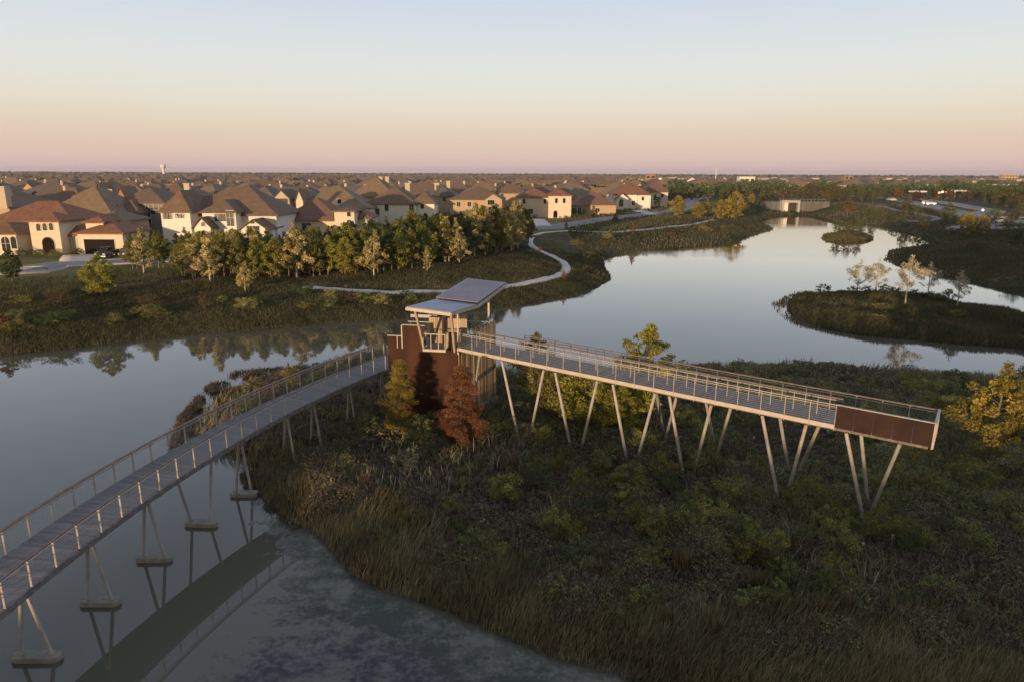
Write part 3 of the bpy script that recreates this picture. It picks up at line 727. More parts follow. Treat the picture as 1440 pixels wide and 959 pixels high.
# projecting balcony cage in the notch of the rust wall
bp_ = .75
mb = MB(); P4 = [T(sb0+.02, -bp_, FL-.2), T(sb1-.05, -bp_, FL-.2), T(sb1-.05, .1, FL-.2), T(sb0+.02, .1, FL-.2)]
mb.slab(P4, (0, 0, 1), .17); mb.build('balcony_floor', M['fascia'], tower)
mb = MB(); mb.slab([p+np.array([0, 0, .175]) for p in [T(sb0+.1, -bp_+.08, FL-.2), T(sb1-.13, -bp_+.08, FL-.2), T(sb1-.13, .1, FL-.2), T(sb0+.1, .1, FL-.2)]], (0, 0, 1), .02); mb.build('balcony_boards', M['steel_dark'], tower)
for sx_, dx_ in [(sb0+.05, -bp_+.03), (sb0+.05+(sb1-sb0-.13)*.36, -bp_+.03), (sb0+.05+(sb1-sb0-.13)*.7, -bp_+.03), (sb1-.08, -bp_+.03), (sb1-.08, -.32), (sb1-.08, .05), (sb0+.05, .05)]:
    mb = MB(); mb.beam(T(sx_, dx_, FL-.05), T(sx_, dx_, FL+1.05), .07, .05, up=(tu[0], tu[1], 0)); mb.build('balcony_post', M['fascia'], tower)
mb = MB()
for a, b in [((sb0+.02, -bp_+.03), (sb1-.05, -bp_+.03)), ((sb1-.08, -bp_+.03), (sb1-.08, .1)), ((sb0+.05, -bp_+.03), (sb0+.05, .1))]:
    mb.beam(T(*a, FL+1.07), T(*b, FL+1.07), .10, .06)
mb.build('balcony_rail', M['fascia'], tower)
# timber stair housing rising through the floor
hx = atY(604, 466, T(px_s(604), 1.0, 0)[1])
h0 = at(604, 466, 7.0)[:2]; h1 = at(661, 468, 7.0)[:2]
def T_px(px, d):
    lo, hi = -3., TLW+4
    for _ in range(50):
        m_ = (lo+hi)/2; p = T(m_, d, 7); r_ = ray(px, 480)
        if p[0]/p[1] < r_[0]/r_[1]: lo = m_
        else: hi = m_
    return T(lo, d, 7)[:2]
ha = T_px(604, 1.15); hb_ = T_px(622, 1.15); hc = hb_+tn*1.3; hd = ha+tn*1.3
mb = MB()
def board_face(mb, p, q_, z0, z1, out):
    L = np.linalg.norm(q_-p); n = max(1, round(L/.17)); e = (q_-p)/L
    for k in range(n):
        a = p+e*(L*k/n+.006); b = p+e*(L*(k+1)/n-.006)
        mb.slab([v3(a, z0), v3(b, z0), v3(b, z1), v3(a, z1)], (-out[0], -out[1], 0), .05, min(1, max(0, rnd.gauss(.72, .18))))
board_face(mb, ha, hb_, FL-.02, 8.25, -tn); board_face(mb, hb_, hc, FL-.02, 8.25, tu); board_face(mb, hd, ha, FL-.02, 8.25, -tu); board_face(mb, hc, hd, FL-.02, 8.25, tn)
mb.build('stair_housing', M['cedar'], tower)
g0 = T_px(630, 1.7); g1 = T_px(657, 1.7)
mb = MB(); board_face(mb, g0, g1, FL-.02, 8.1, -tn); board_face(mb, g0+tn*1.0, g0, FL-.02, 8.1, -tu); mb.build('timber_screen', M['cedar'], tower)
# low beam and rail on the left behind the rust wall
mb = MB(); mb.beam(T(s1+.1, 1.2, z_tall+.02), T(sb0+.4, 1.2, z_tall+.02), .10, .05); mb.beam(T(s1+.1, 1.9, z_tall+.3), T(sb0+.4, 1.9, z_tall+.3), .08, .22)
for k in range(3): mb.beam(T(s1+.3+k*.9, 1.2, FL-.05), T(s1+.3+k*.9, 1.2, z_tall), .05, .05)
mb.build('stair_rail', M['steel'], tower)
# dark guard rail along the back of the upper floor
bl = BR-tu*2.9+rw*-.15; br = BR-tu*.25-rw*.15
for k in range(9):
    p = bl+(br-bl)*k/8
    mb = MB(); mb.beam(v3(p, FL-.05), v3(p, FL+1.02), .06, .04, up=(tu[0], tu[1], 0)); mb.build('guard_post', M['trimdark'], tower)
mb = MB(); mb.beam(v3(bl, FL+1.05), v3(br, FL+1.05), .12, .05); mb.beam(v3(bl, FL+.9), v3(br, FL+.9), .04, .04); mb.build('guard_rail', M['steel'], tower)
# butterfly roof
Z1, Z2, Z3, DZ, D1, D2, SK = 9.72, 9.59, 10.40, -.15, 4.02, 8.67, .075
f0 = at(571.5, 433, Z1)[:2]; f1 = at(634, 441, Z1+DZ)[:2]
ru = (f1-f0); RW_ = np.linalg.norm(ru); ru /= RW_
rv = np.array([-ru[1], ru[0]])+SK*ru
def RF(u, d, z): p = f0+ru*u+rv*d; return np.array([p[0], p[1], z+DZ*u/RW_])
def roof_plane(name, d0, z0, d1, z1, m, th=.07, over=0.0):
    n = np.cross(RF(1, 0, 0)-RF(0, 0, 0), RF(0, d1, z1)-RF(0, d0, z0)); n /= np.linalg.norm(n)
    mb = MB(); mb.slab([RF(0, d0, z0), RF(RW_, d0, z0), RF(RW_, d1, z1), RF(0, d1, z1)], n, th)
    for k in range(1, 9):
        u = RW_*k/9; a = RF(u, d0+.03, z0)+n*(th+.012); b = RF(u, d1-.03, z1)+n*(th+.012); mb.beam(a-n*.010, b-n*.010, .018, .012, up=tuple(n))
    return mb.build(name, m, tower), n
roof_plane('lower_roof', 0, Z1, D1+.05, Z2, M['zinc'])
roof_plane('upper_roof', D1-.15, Z2+.16, D2, Z3+.05, M['zinc_dark'])
mb = MB(); th = .20
for u in (0-.03, RW_+.03):
    mb.beam(RF(u, -.03, Z1-.07), RF(u, D1, Z2-.07), .06, th); mb.beam(RF(u, D1-.02, Z2-.05), RF(u, D2+.03, Z3-.06), .06, th)
mb.beam(RF(0, -.03, Z1-.07), RF(RW_, -.03, Z1-.07), .06, th); mb.beam(RF(0, D2+.03, Z3-.06), RF(RW_, D2+.03, Z3-.06), .06, th)
mb.build('roof_fascia', M['fascia'], tower)
mb = MB()
for u in np.linspace(.3, RW_-.3, 5):
    mb.beam(RF(u, .1, Z1-.16), RF(u, D1, Z2-.16), .06, .16); mb.beam(RF(u, D1, Z2-.14), RF(u, D2-.1, Z3-.16), .06, .16)
mb.build('rafter', M['fascia'], tower)
def strut(top, bot, r=.09):
    mb = MB(); mb.beam(bot, top, r*1.5, r*2, up=(tn[0], tn[1], 0)); mb.build('roof_column', M['fascia'], tower)
strut(RF(.42, .35, Z1-.15), T(px_s(596), -.06, zof(596, 487)))
strut(RF(RW_-.18, .35, Z1-.15), T(px_s(639.5), -.06, zof(639.5, 494)))
cb = C0[:2]+rw*3.75
ud = np.linalg.solve(np.stack([ru, rv], 1), np.array(cb)-f0)
strut(RF(ud[0], ud[1], Z2+(Z3-Z2)*(ud[1]-D1)/(D2-D1)-.12), v3(cb, 7.45))
mb = MB(); mb.beam(v3(C0[:2]+tu*.08-tn*.05, FL-.5), v3(C0[:2]+tu*.08-tn*.05, 9.0), .10, .10, up=(tu[0], tu[1], 0)); mb.build('corner_column', M['fascia'], tower)

# ---------------------------------------------------------------- foliage
def rhombs(C, size, rng, asp=.55, up=0.0, tilt=None):
    """leaf-sized rhombic faces at the points C; size array; up biases the long axis to the vertical"""
    n = len(C); size = np.broadcast_to(np.asarray(size, float), (n,))[:, None]
    a = rng.normal(size=(n, 3)); a[:, 2] += up*2; a /= np.linalg.norm(a, axis=1)[:, None]
    b = np.cross(a, rng.normal(size=(n, 3))); b /= np.linalg.norm(b, axis=1)[:, None]+1e-9
    L = a*size*.5; Wd = b*size*.5*asp
    V = np.stack([C-L, C+Wd-L*.1, C+L, C-Wd-L*.1], 1).reshape(-1, 3)
    F4 = np.arange(4*n).reshape(-1, 4)
    return V, F4
def tree_parts(kind, h, seed, nleaf=1500, leaf=.25, wid=None, trunk_r=None):
    """tapered trunk with limbs, and a crown of leaf clumps carried along the limbs"""
    rng = np.random.default_rng(seed); r_ = random.Random(seed)
    P = dict(cypress=(.05, .24, 'cone', .10, 64), sycamore=(.12, .28, 'oval', .7, 26), sparse=(.28, .24, 'oval', .9, 18), oak=(.22, .46, 'round', .45, 20), pine=(.22, .27, 'cone2', .35, 24), shrub=(.04, .55, 'dome', .6, 18), wild=(.08, .33, 'oval', .6, 24), dense=(.07, .38, 'oval', .5, 40), poplar=(.10, .20, 'oval', .9, 22))[kind]
    hb, wr, prof, rise, nb = P
    Wd = (wid/2 if wid else wr*h)
    tr = trunk_r or h*.018
    mb = MB(); bend = np.array([r_.uniform(-.05, .05), r_.uniform(-.05, .05)])*h
    ax = lambda t: np.array([bend[0]*t*t, bend[1]*t*t, h*.96*t])
    for k in range(6):
        t0, t1 = k/6, (k+1)/6; mb.tube(ax(t0)-np.array([0, 0, .15 if k == 0 else 0]), ax(t1), tr*(1-.85*t0)*(1.25 if k == 0 else 1), tr*(1-.85*t1), n=7, cap=False)
    cl = []; cr = []
    ang = r_.uniform(0, 6.28)
    for k in range(nb):
        t = hb+(.97-hb)*((k+.5)/nb)
        if prof == 'cone': w = (1-(t-hb)/(1-hb))**.62*(.45+.55*min(1, (t-hb)/.25+.2))
        elif prof == 'cone2': w = (1-(t-hb)/(1-hb))**.6
        elif prof == 'dome': w = math.sqrt(max(.02, 1-t*t))
        elif prof == 'round': u = (t-hb)/(1-hb); w = math.sqrt(max(.05, 1-(1.75*(u-.42))**2)) if abs(u-.42) < .57 else .25
        else: u = (t-hb)/(1-hb); w = (min(1, u/.22+.4)*(1-u)**.7+.07) if kind in ('sycamore', 'wild') else max(.16, math.sin(math.pi*min(1, (u*.86+.14)**.8)))
        w *= r_.uniform(.72, 1.15); L = Wd*w
        ang += 2.4+r_.uniform(-.5, .5)
        d = np.array([math.cos(ang), math.sin(ang), 0]); p0 = ax(t*.86 if rise > .5 else t)
        p1 = p0+d*L*.55+np.array([0, 0, L*rise*.45]); p2 = p0+d*L+np.array([0, 0, L*rise*.9-(.08*L if kind == 'cypress' else 0)])
        br = max(.008, tr*.30*(1-.6*t))
        mb.tube(p0, p1, br, br*.7, n=5, cap=False); mb.tube(p1, p2, br*.7, br*.25, n=5, cap=False)
        m = 3 if L > .18*h else 2
        for q in range(m):
            f = .45+.6*(q+r_.random()*.6)/m
            c = p0+(p2-p0)*f+np.array([r_.uniform(-1, 1), r_.uniform(-1, 1), r_.uniform(-.5, .9)])*L*.2
            cl.append(c); cr.append(max(.055*h, L*.26)*r_.uniform(.7, 1.25))
    cl.append(ax(.99)); cr.append(.05*h); cl.append(ax(.92)); cr.append(.07*h)
    cl = np.array(cl); cr = np.array(cr)
    prob = cr**2/np.sum(cr**2)
    idx = rng.choice(len(cl), nleaf, p=prob)
    cr = cr*(1.25 if kind == 'cypress' else 1)
    sp = rng.normal(size=(nleaf, 3)); sp /= np.linalg.norm(sp, axis=1)[:, None]; rad = rng.random(nleaf)**.5
    sq = .75 if kind != 'cypress' else .5
    C = cl[idx]+sp*(rad*cr[idx])[:, None]*np.array([1, 1, sq])
    C[:, 2] = np.maximum(C[:, 2], .05*h if kind != 'shrub' else .03)
    V, F4 = rhombs(C, leaf*rng.uniform(.6, 1.35, nleaf), rng, .62, .2)
    tint = np.clip(.5+.16*rng.normal(size=nleaf)+.22*rng.normal(size=len(cl))[idx], 0, 1)
    return mb, V, F4, tint
TREES = {}
def tree_proto(key, kind, h, seed, nleaf, leaf, leafm, barkm='bark', wid=None, tr=None):
    mb, V, F4, tint = tree_parts(kind, h, seed, nleaf, leaf, wid, tr)
    TREES[key] = (h, mb.mesh('trunk', M[barkm]), mesh_np('crown', V, F4, M[leafm], tint))
def tree(key, loc, h=None, name='tree', label=None, cat='tree', group=None, rz=None, wx=1.0):
    h0, tm, cm = TREES[key]
    e = empty(name, loc, label, cat, group, rnd.uniform(0, 6.28) if rz is None else rz)
    s = (h or h0)/h0; e.scale = (s*wx, s*wx, s)
    link('trunk', tm, e); link('crown', cm, e)
    return e
HQ = 1.0
tree_proto('cyp_o', 'cypress', 5.7, 3, 45000, .07, 'l_orange', wid=3.7)
tree_proto('cyp_g', 'cypress', 5.6, 4, 40000, .068, 'l_gold', wid=2.8)
tree_proto('syc_y', 'sycamore', 6.8, 5, 9000, .17, 'l_yellow', wid=4.6)
tree_proto('syc_l', 'dense', 7.5, 6, 10000, .19, 'l_lime', wid=4.6)
tree_proto('syc_d', 'dense', 6.5, 8, 9000, .18, 'l_olive', wid=4.8)
tree_proto('syc_b', 'dense', 5.0, 9, 11000, .17, 'l_lime', wid=5.4)
for i in range(3):
    tree_proto(f'cream{i}', 'sycamore', 7.0, 20+i, 4800, .21, 'l_cream', 'palebark', wid=3.9+.3*i)
    tree_proto(f'green{i}', 'oak', 6.5, 30+i, 3800, .24, 'l_green', wid=4.8)
    tree_proto(f'mid{i}', 'wild', 7.0, 40+i, 3800, .24, 'l_mid', wid=4.6)
    tree_proto(f'olive{i}', 'pine', 7.5, 50+i, 3800, .23, 'l_olive', wid=4.2)
for i in range(3): tree_proto(f'lime{i}', 'dense', 6.5, 66+i, 4200, .23, 'l_lime', wid=4.2)
tree_proto('yellowgreen', 'dense', 6.0, 60, 9000, .20, 'l_lime', wid=4.7)
tree_proto('densegreen', 'dense', 6.0, 65, 6000, .22, 'l_green', wid=4.6)
tree_proto('gold', 'dense', 8.0, 61, 3000, .36, 'l_yellow', wid=5.8)
tree_proto('goldpoplar', 'poplar', 8.0, 62, 1400, .40, 'l_gold', wid=3.8)
tree_proto('russet', 'oak', 6.0, 63, 1100, .38, 'l_brown', wid=4.6)
tree_proto('rust', 'poplar', 4.5, 64, 700, .30, 'l_orange', wid=2.0)
for i in range(2):
    tree_proto(f'faroak{i}', 'dense', 7.0, 70+i, 1000, .45, 'l_green', wid=5.6)
    tree_proto(f'farmid{i}', 'dense', 7.0, 74+i, 1000, .45, 'l_farolive', wid=5.2)
for i in range(3): tree_proto(f'sparse{i}', 'sparse', 8.0, 80+i, 2000, .23, 'l_sparse', 'palebark', wid=4.8)
for k, m in dict(shr_g='l_shrub', shr_o='l_olive', shr_l='l_shrubl', shr_p='l_pale', shr_d='l_green', shr_b='l_brown').items():
    tree_proto(k, 'shrub', 1.6, 90+len(k)+ord(k[-1]), 1500, .085, m, wid=2.0, tr=.02)
tree_proto('bush', 'shrub', 3.0, 99, 700, .28, 'l_green', wid=3.6, tr=.04)
tree_proto('bushb', 'shrub', 2.2, 98, 500, .26, 'l_brown', wid=2.8, tr=.04)

def ptree(key, px, pyb, pyt, **k):
    """a tree whose foot and tip are seen at these rows of this column"""
    g = gp(px, pyb); top = atY(px, pyt, g[1])[2]
    return tree(key, g, max(.8, top-g[2]), **k)

# near land
tree('cyp_o', (*at(648, 631, .6)[:2], gz(*at(648, 631, .6)[:2])), 5.75, 'cypress_tree', 'rust orange conical cypress in front of the lookout tower')
tree('cyp_g', (*at(562, 615, .6)[:2], gz(*at(562, 615, .6)[:2])), 5.6, 'cypress_tree', 'golden green slim cypress before the rust steel wall')
def under(key, px, Y, ztop, **k):
    x = ray(px, 500); X = x[0]/x[1]*Y; g = gz(X, Y)
    # the column drifts with height; use the crown's middle
    m_ = atY(px, 540, Y); return tree(key, (m_[0], Y, g), ztop-g, **k)
under('syc_l', 905, 47, 8.3, name='sycamore_tree', label='tall olive yellow sycamore poking above the high walkway rail', wx=.95)
under('syc_d', 757, 50.5, 6.9, name='sycamore_tree', label='green sycamore whose tip shows above the walkway next to the tower', wx=.8)
under('syc_b', 835, 45.5, 5.2, name='sycamore_tree', label='broad yellow green tree spreading under the middle of the walkway', wx=1.2)
under('syc_d', 786, 47.5, 4.7, name='sycamore_tree', label='dark olive tree under the walkway between the tower and the broad tree', wx=1.1)
under('syc_l', 880, 44.5, 4.4, name='sycamore_tree', label='small yellow green tree below the walkway right of the broad tree', wx=1.35)
tree('syc_y', (*at(1389, 652, .8)[:2], gz(*at(1389, 652, .8)[:2])), 6.7, 'sycamore_tree', 'glowing yellow sycamore right of the open end of the walkway')
under('syc_d', 1436, 45, 6.2, name='sycamore_tree', label='dark olive tree behind the glowing yellow sycamore', wx=.7)
under('syc_d', 408, 53, 3.6, name='sapling', label='thin dark sapling on the shore behind the footbridge rail', wx=.45)

# ---------------------------------------------------------------- ground cover
_NG = np.random.default_rng(5).random((256, 256))
def vnoise(x, y, s):
    x = np.asarray(x)/s; y = np.asarray(y)/s
    i = np.floor(x).astype(int); j = np.floor(y).astype(int); u = x-i; v = y-j
    u = u*u*(3-2*u); v = v*v*(3-2*v)
    g = lambda a, b: _NG[a % 256, b % 256]
    return (g(i, j)*(1-u)+g(i+1, j)*u)*(1-v)+(g(i, j+1)*(1-u)+g(i+1, j+1)*u)*v
def scatter(n, poly_i, y0, y1, xm, lod, dmin, dmax, seed):
    """points on one shore polygon, thinned with distance; returns x, y, z, distance to the shore"""
    rng = np.random.default_rng(seed); out = []
    tot = 0
    for _ in range(12):
        u = rng.random(n*2); a = 1-lod
        Y = (y0**a+(y1**a-y0**a)*u)**(1/a) if abs(a) > 1e-6 else y0*(y1/y0)**u
        X = (rng.random(n*2)*2-1)*(xm[0]+xm[1]*Y) + xm[2]
        d = sdist(POLYS[poly_i][0], X, Y)
        k = (d > dmin) & (d < dmax)
        if poly_i == 0:
            for C_, w_ in PATHS:
                lo, hi = C_.min(0)-w_, C_.max(0)+w_; m_ = k & (X > lo[0]) & (X < hi[0]) & (Y > lo[1]) & (Y < hi[1])
                for j in np.array_split(np.where(m_)[0], 24):
                    if len(j): k[j[np.min((X[j, None]-C_[None, :, 0])**2+(Y[j, None]-C_[None, :, 1])**2, 1) < w_*w_]] = False
        out.append(np.stack([X[k], Y[k], d[k]], 1)); tot += k.sum()
        if tot >= n: break
    P = np.concatenate(out)[:n]
    z = land(P[:, 0], P[:, 1])[0]
    return P[:, 0], P[:, 1], np.maximum(z, -.05), P[:, 2], rng
def stuff(name, V, F4, m, tint, label):
    return tag(link(name, mesh_np(name, V, F4, m, tint)), label, kind='stuff')
def blades(X, Y, Z, hgt, wid, rng, lean=.35, wind=(.25, .1)):
    n = len(X); a = rng.random(n)*6.283
    dx = np.cos(a)*lean*rng.random(n)+wind[0]*.4; dy = np.sin(a)*lean*rng.random(n)+wind[1]*.4
    b = a+1.57+rng.normal(size=n)*.4
    w = np.broadcast_to(wid, (n,))*.5
    p = np.stack([X, Y, Z], 1); px_ = np.stack([np.cos(b)*w, np.sin(b)*w, 0*w], 1)
    mid = p+np.stack([dx*hgt*.35, dy*hgt*.35, hgt*.55], 1); tip = p+np.stack([dx*hgt, dy*hgt, hgt], 1)
    V = np.stack([p, mid+px_, tip, mid-px_], 1).reshape(-1, 3)
    return V, np.arange(4*n).reshape(-1, 4)

# weeds of the near land
N = 21000
X, Y, Z, D, rng = scatter(N, 1, 15, 82, (6, .82, 2), 1.15, .5, 400, 21)
n1 = vnoise(X, Y, 5.0); n2 = vnoise(X+70, Y+9, 1.8); n3 = vnoise(X+31, Y-44, 9.0)
hh = (.25+1.0*n2**1.5)*(.6+.8*n1)*np.clip(D/2, .6, 1)
green = np.clip((n3*.75+n1*.45-.42)*2.2+(X-12)/60+(Y-45)/70, 0, 1)
base = np.where(rng.random(N) < .42+.58*green, .67, .20)+.11*rng.normal(size=N)
m = 46
pi_ = np.repeat(np.arange(N), m)
q = rng.random(N*m); an = rng.random(N*m)*6.283; rr = (.10+.34*rng.random(N*m)**.7)*(.6+.8*hh[pi_])*np.sqrt(np.clip(1.15-q, .1, 1))
C = np.stack([X[pi_]+rr*np.cos(an), Y[pi_]+rr*np.sin(an), Z[pi_]+.03+hh[pi_]*q], 1)
lf = (.045+.075*rng.random(N*m))*(.75+Y[pi_]/75)
V, F4 = rhombs(C, lf*1.35, rng, .42, .25)
tint = np.clip(base[pi_]+.06*rng.normal(size=N*m)+.10*(q-.5), 0, .93)
stuff('weeds', V, F4, M['weeds'], tint, 'dense dark weeds and low brush covering the near land')
# upright stalks among them
N = 20000
X, Y, Z, D, rng = scatter(N, 1, 15, 80, (6, .82, 2), 1.2, .3, 400, 22)
n1 = vnoise(X, Y, 3.0); h_ = (.4+.75*n1)*rng.uniform(.55, 1.15, N)
V, F4 = blades(X, Y, Z, h_, .018+.0006*Y, rng, .8, (.1, .05))
stuff('weed_stalks', V, F4, M['weeds'], np.clip(.25+.75*vnoise(X+5, Y, 4)+.25*rng.normal(size=N), 0, 1), 'thin upright weed stalks scattered over the near land')
# reeds along its shore
N = 95000
X, Y, Z, D, rng = scatter(N, 1, 15, 62, (6, .8, 0), 1.1, -.55, 4.6, 23)
k = (rng.random(N) < np.clip(1.25-D/4.2, .12, 1)*np.clip(.35+1.1*vnoise(X, Y, 1.6), 0, 1)) & ~((X < -11) & (Y > 41) & (rng.random(N) < .8))
X, Y, Z, D = X[k], Y[k], Z[k], D[k]; n = len(X)
h_ = (.55+.75*vnoise(X+3, Y+8, 2.2))*rng.uniform(.55, 1.15, n)*np.clip(.55+(D+.6)/1.6, .5, 1)
V, F4 = blades(X, Y, Z, h_, .028+.0007*Y, rng, .55, (.55, .25))
stuff('shore_grass', V, F4, M['grass'], np.clip(.42+.5*(vnoise(X, Y+50, 2.5)-.5)+.17*rng.normal(size=n)+.25*(vnoise(X, Y, .7)-.5), 0, 1), 'tall yellow green grass fringing the shore of the near land')
# long grass on the banks across the water
N = 270000
X, Y, Z, D, rng = scatter(N, 0, 55, 150, (20, .95, -5), 1.4, -.4, 34, 24)
d1 = sdist(POLYS[0][0], X, Y)
k = rng.random(len(X)) < np.where(D > 26, .35, 1)
X, Y, Z, D = X[k], Y[k], Z[k], D[k]; n = len(X)
h_ = (.25+.42*vnoise(X, Y, 6))*rng.uniform(.6, 1.2, n)
tn_ = np.clip(.30+.55*(vnoise(X+9, Y, 11)-.4)+.35*(vnoise(X, Y, 3)-.5)+.13*rng.normal(size=n)+.55*np.exp(-((D-22)/3.0)**2)*(X < -42), 0, 1)
V, F4 = blades(X, Y, Z-.05, h_, .03+.0004*Y, rng, .9)
stuff('bank_grass', V, F4, M['bankgrass'], tn_, 'long rough grass on the far bank of the lake')
N = 70000
X, Y, Z, D, rng = scatter(N, 0, 120, 420, (20, .85, 20), 1.3, -.4, 60, 25)
h_ = (.4+.6*vnoise(X, Y, 8))*rng.uniform(.6, 1.2, len(X))
V, F4 = blades(X, Y, Z-.05, h_, .09+.0009*Y, rng, .6)
k = X > 15
V = V.reshape(-1, 4, 3)[k].reshape(-1, 3); F4 = np.arange(len(V)).reshape(-1, 4)
stuff('bank_grass', V, F4, M['bankgrass'], np.clip(.46+.5*(vnoise(X+9, Y, 13)-.4)+.3*(vnoise(X, Y, 4)-.5)+.13*rng.normal(size=len(X)), 0, 1)[k], 'long dark grass on the eastern banks of the lake')
for pi2, N, sd_, nm in ((2, 60000, 26, 'island'), (3, 9000, 27, 'islet')):
    y0, y1 = (60, 135) if pi2 == 2 else (185, 225)
    X, Y, Z, D, rng = scatter(N, pi2, y0, y1, (10, .9, 45), 1.0, -.5, 100, sd_)
    h_ = (.45+.7*vnoise(X, Y, 4))*rng.uniform(.5, 1.15, len(X))
    V, F4 = blades(X, Y, Z-.05, h_, .05+.0009*Y, rng, .6)
    stuff('island_grass', V, F4, M['bankgrass'], np.clip(.34+.55*(vnoise(X+9, Y, 7)-.4)+.3*(vnoise(X, Y, 2)-.5)+.14*rng.normal(size=len(X)), 0, 1), 'rough dark grass covering the ' + ('long island' if nm == 'island' else 'small round islet'))
# water plants standing out of the lake
rng = np.random.default_rng(31)
def emergent(poly_px, n, h, label):
    P_ = np.array(P0(poly_px)); lo, hi = P_.min(0), P_.max(0)
    X = rng.uniform(lo[0], hi[0], n*5); Y = rng.uniform(lo[1], hi[1], n*5)
    k = (sdist(P_, X, Y) > 0) & (vnoise(X, Y, .9)*.7+vnoise(X, Y, 2.4)*.5 > .62); X, Y = X[k][:n], Y[k][:n]
    n = len(X)
    V, F4 = blades(X, Y, np.full(n, -.05), rng.uniform(.1, h, n), .03+.0008*Y, rng, 1.2)
    stuff('water_plants', V, F4, M['weeds'], rng.random(n)*.6, label)
emergent([(1084, 428), (1118, 412), (1130, 448), (1165, 468), (1120, 458), (1095, 442)], 1500, .5, 'sparse water plants off the tip of the long island')
emergent([(236, 632), (250, 590), (285, 548), (330, 525), (420, 516), (400, 535), (340, 560), (300, 600), (285, 645)], 9000, .55, 'dark water plants in the shallows behind the footbridge')
emergent([(330, 655), (362, 650), (392, 705), (440, 735), (420, 750), (372, 715), (345, 690)], 3500, .35, 'dark water plants in the shallows below the footbridge')
emergent([(960, 521), (1010, 512), (1060, 512), (1000, 520)], 900, .6, 'dark reeds at the back shore behind the walkway')

# shrubs one can tell apart
def shrub(key, px, py, h, label=None, group=None, name='shrub', wx=1.0):
    return tree(key, gp(px, py, .8), h, name, label, 'shrub', group, wx=wx)
shrub('shr_l', 787, 852, 1.35, 'bright yellow green bush near the lower shore grass')
shrub('shr_o', 1375, 690, 1.9, 'round olive shrub below the glowing yellow sycamore')
shrub('shr_p', 1424, 672, 2.3, 'pale seed headed shrub at the right edge below the yellow tree')
shrub('shr_p', 574, 665, 1.7, 'pale seed headed shrub left below the orange cypress')
shrub('shr_l', 1026, 712, 1.7, 'yellow green shrub left of the fourth pole pair')
shrub('shr_o', 1134, 708, 1.7, 'olive shrub right beside the foot of the slanting poles')
shrub('shr_l', 880, 705, 1.1, 'low grassy yellow green clump below the middle poles', wx=1.4)
shrub('shr_g', 520, 612, 1.7, 'mid green shrub left of the golden cypress')
shrub('shr_g', 592, 625, 2.2, 'tall mid green shrub between the two cypresses')
shrub('shr_d', 700, 618, 1.9, 'dark green shrub right of the orange cypress')
shrub('shr_d', 352, 583, 1.9, 'dark shrub behind the footbridge nearest the open water')
shrub('shr_b', 378, 565, 1.7, 'russet shrub behind the footbridge rail')
shrub('shr_d', 440, 548, 1.8, 'dark shrub behind the footbridge close to the tower')
shrub('shr_o', 412, 650, 1.4, 'olive shrub under the footbridge by the grassy shore')
sr = random.Random(5)
for i in range(120):
    for _ in range(30):
        px, py = sr.uniform(420, 1440), sr.uniform(540, 880)
        p = gp(px, py, .8)
        d = float(sdist(POLYS[1][0], p[:1], p[1:2])[0])
        if d > 2.5 and not (545 < px < 700 and py < 600): break
    key = sr.choice(['shr_g', 'shr_g', 'shr_o', 'shr_d', 'shr_l', 'shr_b'] if px > 850 else ['shr_d', 'shr_b', 'shr_g', 'shr_o'])
    tree(key, p, sr.uniform(.6, 1.55), 'shrub', 'low weedy shrub standing in the brush of the near land', 'shrub', 'low shrubs dotted over the near land', wx=sr.uniform(.8, 1.3))
for i in range(60):      # taller brush under and beyond the walkway
    for _ in range(30):
        px, py = sr.uniform(700, 1440), sr.uniform(600, 800); p = gp(px, py, .8)
        if float(sdist(POLYS[1][0], p[:1], p[1:2])[0]) > 2.5: break
    tree(sr.choice(['shr_g', 'shr_g', 'shr_l', 'shr_o']), p, sr.uniform(1.1, 2.1), 'shrub', 'tall leafy shrub in the brush around the walkway poles', 'shrub', 'tall shrubs around the walkway poles', wx=sr.uniform(.7, 1.05))
for i in range(26):      # back shore thicket
    px = sr.uniform(960, 1440); p = gp(px, sr.uniform(540, 600), .8)
    tree(sr.choice(['shr_g', 'shr_o', 'shr_d', 'shr_l']), p, sr.uniform(.8, 1.7), 'shrub', 'leafy shrub in the thicket on the back shore beyond the walkway', 'shrub', 'thicket shrubs behind the walkway', wx=1.3)
# tan plume tufts
def tuft_proto():
    g = np.random.default_rng(3); n = 420
    a = g.random(n)*6.283; r = .22*g.random(n)**.6
    V, F4 = blades(r*np.cos(a), r*np.sin(a), np.zeros(n), g.uniform(.5, 1.15, n), .035, g, .5)
    return mesh_np('grass_tuft', V, F4, M['plume'], g.random(n))
TUFT = tuft_proto()
for px, py in [(1045,800),(1062,790),(1090,806),(958,812),(852,800),(880,798),(845,822),(1050,838),(1068,838),(752,752),(822,752),(905,762),(1003,800),(560,735),(552,720),(850,860),(1112,740),(1085,866),(1150,870),(1190,870),(1240,880),(1300,905),(1350,890),(1000,905),(940,890),(1400,860),(690,820),(720,845)]:
    o = link('grass_tuft', TUFT, None, gp(px, py, .8)); o.rotation_euler[2] = sr.uniform(0, 6); k = sr.uniform(.7, 1.25); o.scale = (k, k, k*sr.uniform(.85, 1.2))
    tag(o, 'tan feathery tuft of dry grass among the dark weeds', 'grass tuft', 'tan plume tufts on the near land')
